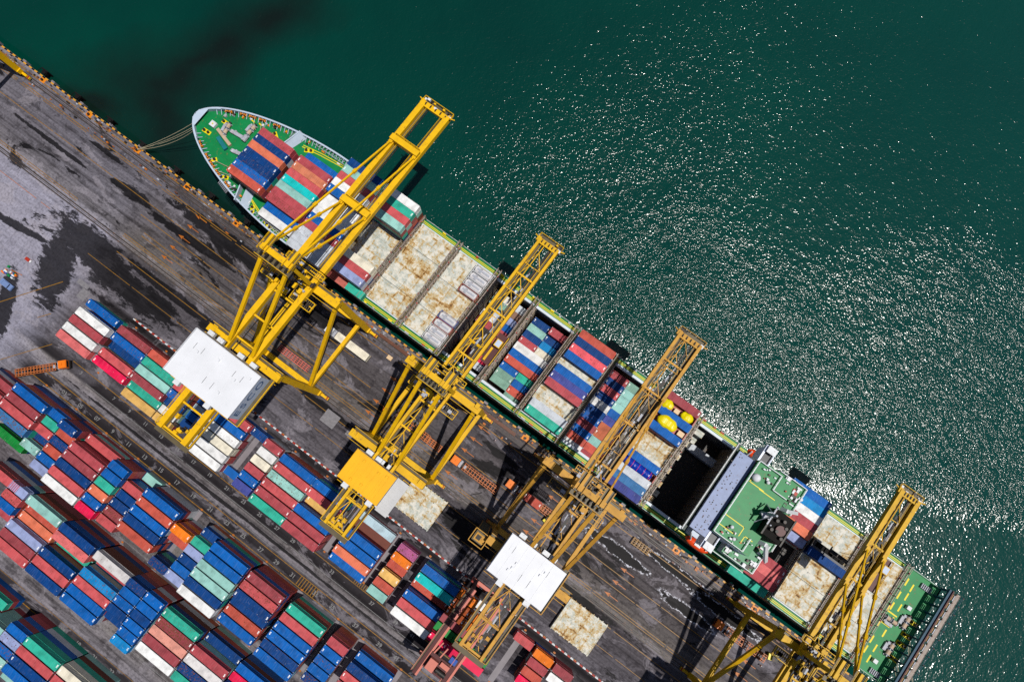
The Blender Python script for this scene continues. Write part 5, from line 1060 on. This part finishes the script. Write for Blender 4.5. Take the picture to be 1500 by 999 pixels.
def forklift(x, y, rz, label):
    t = thing('forklift', (x, y, 0), label, 'forklift', None, rz); Z0 = (0, 0, 0)
    mb = MB(); mb.box(-1.6, 1.2, -.9, .9, .5, 1.5, 0); mb.box(-1.7, -.8, -.9, .9, 1.5, 1.9, 0); mb.build('body', 'tarp_yellow', t, off=Z0)
    mb = MB(); [mb.beam((a, b, 1.5), (a, b, 2.7), .12) for a in (-.7, .7) for b in (-.7, .7)]; mb.box(-.8, .8, -.8, .8, 2.7, 2.8); mb.build('roof', 'dark_steel', t, off=Z0)
    mb = MB(); [mb.beam((1.4, b, .3), (1.4, b, 3.6), .16) for b in (-.4, .4)]; [mb.box(1.5, 2.8, b - .1, b + .1, .3, .4) for b in (-.4, .4)]; mb.build('mast', 'dark_steel', t, off=Z0)
    for a in (-1.1, .9):
        for b in (-1, 1): MB().cyl((a, b * .65, .45), (a, b * 1.0, .45), .45, 12).build('wheel', 'tyre', t, off=Z0)
forklift(17.8, -5.6, 1.3, 'yellow and black forklift beneath the third crane'); forklift(93.2, 1.4, .3, 'small yellow forklift near the legs of the stern crane')
for i, (x, y, w) in enumerate(((-50.8, 4.5, 'on the open quay between the first two cranes'), (-36.6, -7.9, 'beneath the second crane'), (24.6, 3.4, 'beneath the third crane'))):
    props(MB().cb(0, 0, 0, 1.7, 1.3, .8).cb(0, 0, .8, 1.5, 1.1, .12).build('gear_box', ('wood', 'blue_paint', 'tarp_yellow')[i], loc=(x, y, 0)), f"{('pale', 'blue', 'yellow')[i]} gear box {w}", 'box')
rr = random.Random(5)
def person(x, y, c, label):
    """a dock worker seen from above: one continuous body, helmet and vest as children"""
    t = thing('person', (x, y, 0), label, 'person', 'dock workers'); me = bpy.data.meshes.new('body')
    V = [(0, 0, .95), (0, 0, 1.25), (0, 0, 1.45), (0, 0, 1.6), (0, .1, .9), (.06, .12, .5), (-.03, .12, .06), (.14, .12, .03), (0, -.1, .9), (-.12, -.12, .5), (-.2, -.12, .06), (-.05, -.12, .03), (0, .2, 1.42), (.08, .26, 1.15), (.2, .24, .95), (0, -.2, 1.42), (-.06, -.27, 1.15), (.05, -.26, .9), (0, 0, 1.72)]
    Eg = [(0, 1), (1, 2), (2, 3), (0, 4), (4, 5), (5, 6), (6, 7), (0, 8), (8, 9), (9, 10), (10, 11), (2, 12), (12, 13), (13, 14), (2, 15), (15, 16), (16, 17), (3, 18)]
    me.from_pydata(V, Eg, []); me.materials.append(M[c]); o = bpy.data.objects.new('body', me); COL.objects.link(o); o.parent = t
    sk = o.modifiers.new('skin', 'SKIN'); R = [.15, .15, .13, .07, .09, .07, .05, .04, .09, .07, .05, .04, .06, .05, .04, .06, .05, .04, .1]
    for i, v in enumerate(me.skin_vertices[0].data): v.radius = (R[i], R[i]); v.use_root = (i == 0)
    o.modifiers.new('sub', 'SUBSURF').levels = 1
    MB().dome((0, 0, 1.7), .15, n=10, k=4).build('helmet', 'white_worn', t, off=(0, 0, 0))
for x, y, c, l in ((-9, 3.6, 'red_paint', 'worker in red walking in the open lane past the second crane'), (14.8, -1.2, 'red_paint', 'worker in red beside the truck under the third crane'), (91.5, -2.6, 'orange_paint', 'worker in orange near the trailer at the stern crane')): person(x, y, c, l)
# ------------------------------------------------------------------ the hidden part of every stack, one mass
if lowf:
    me = bpy.data.meshes.new('stacked_containers'); me.from_pydata(lowv, [], lowf); me.materials.append(M['stack'])
    a = me.color_attributes.new('Col', 'FLOAT_COLOR', 'CORNER'); a.data.foreach_set('color', [v for c in lowc for v in c])
    o = bpy.data.objects.new('stacked_containers', me); COL.objects.link(o); o['kind'] = 'stuff'
print('containers', NCONT[0], 'low', len(lowf) // 6)
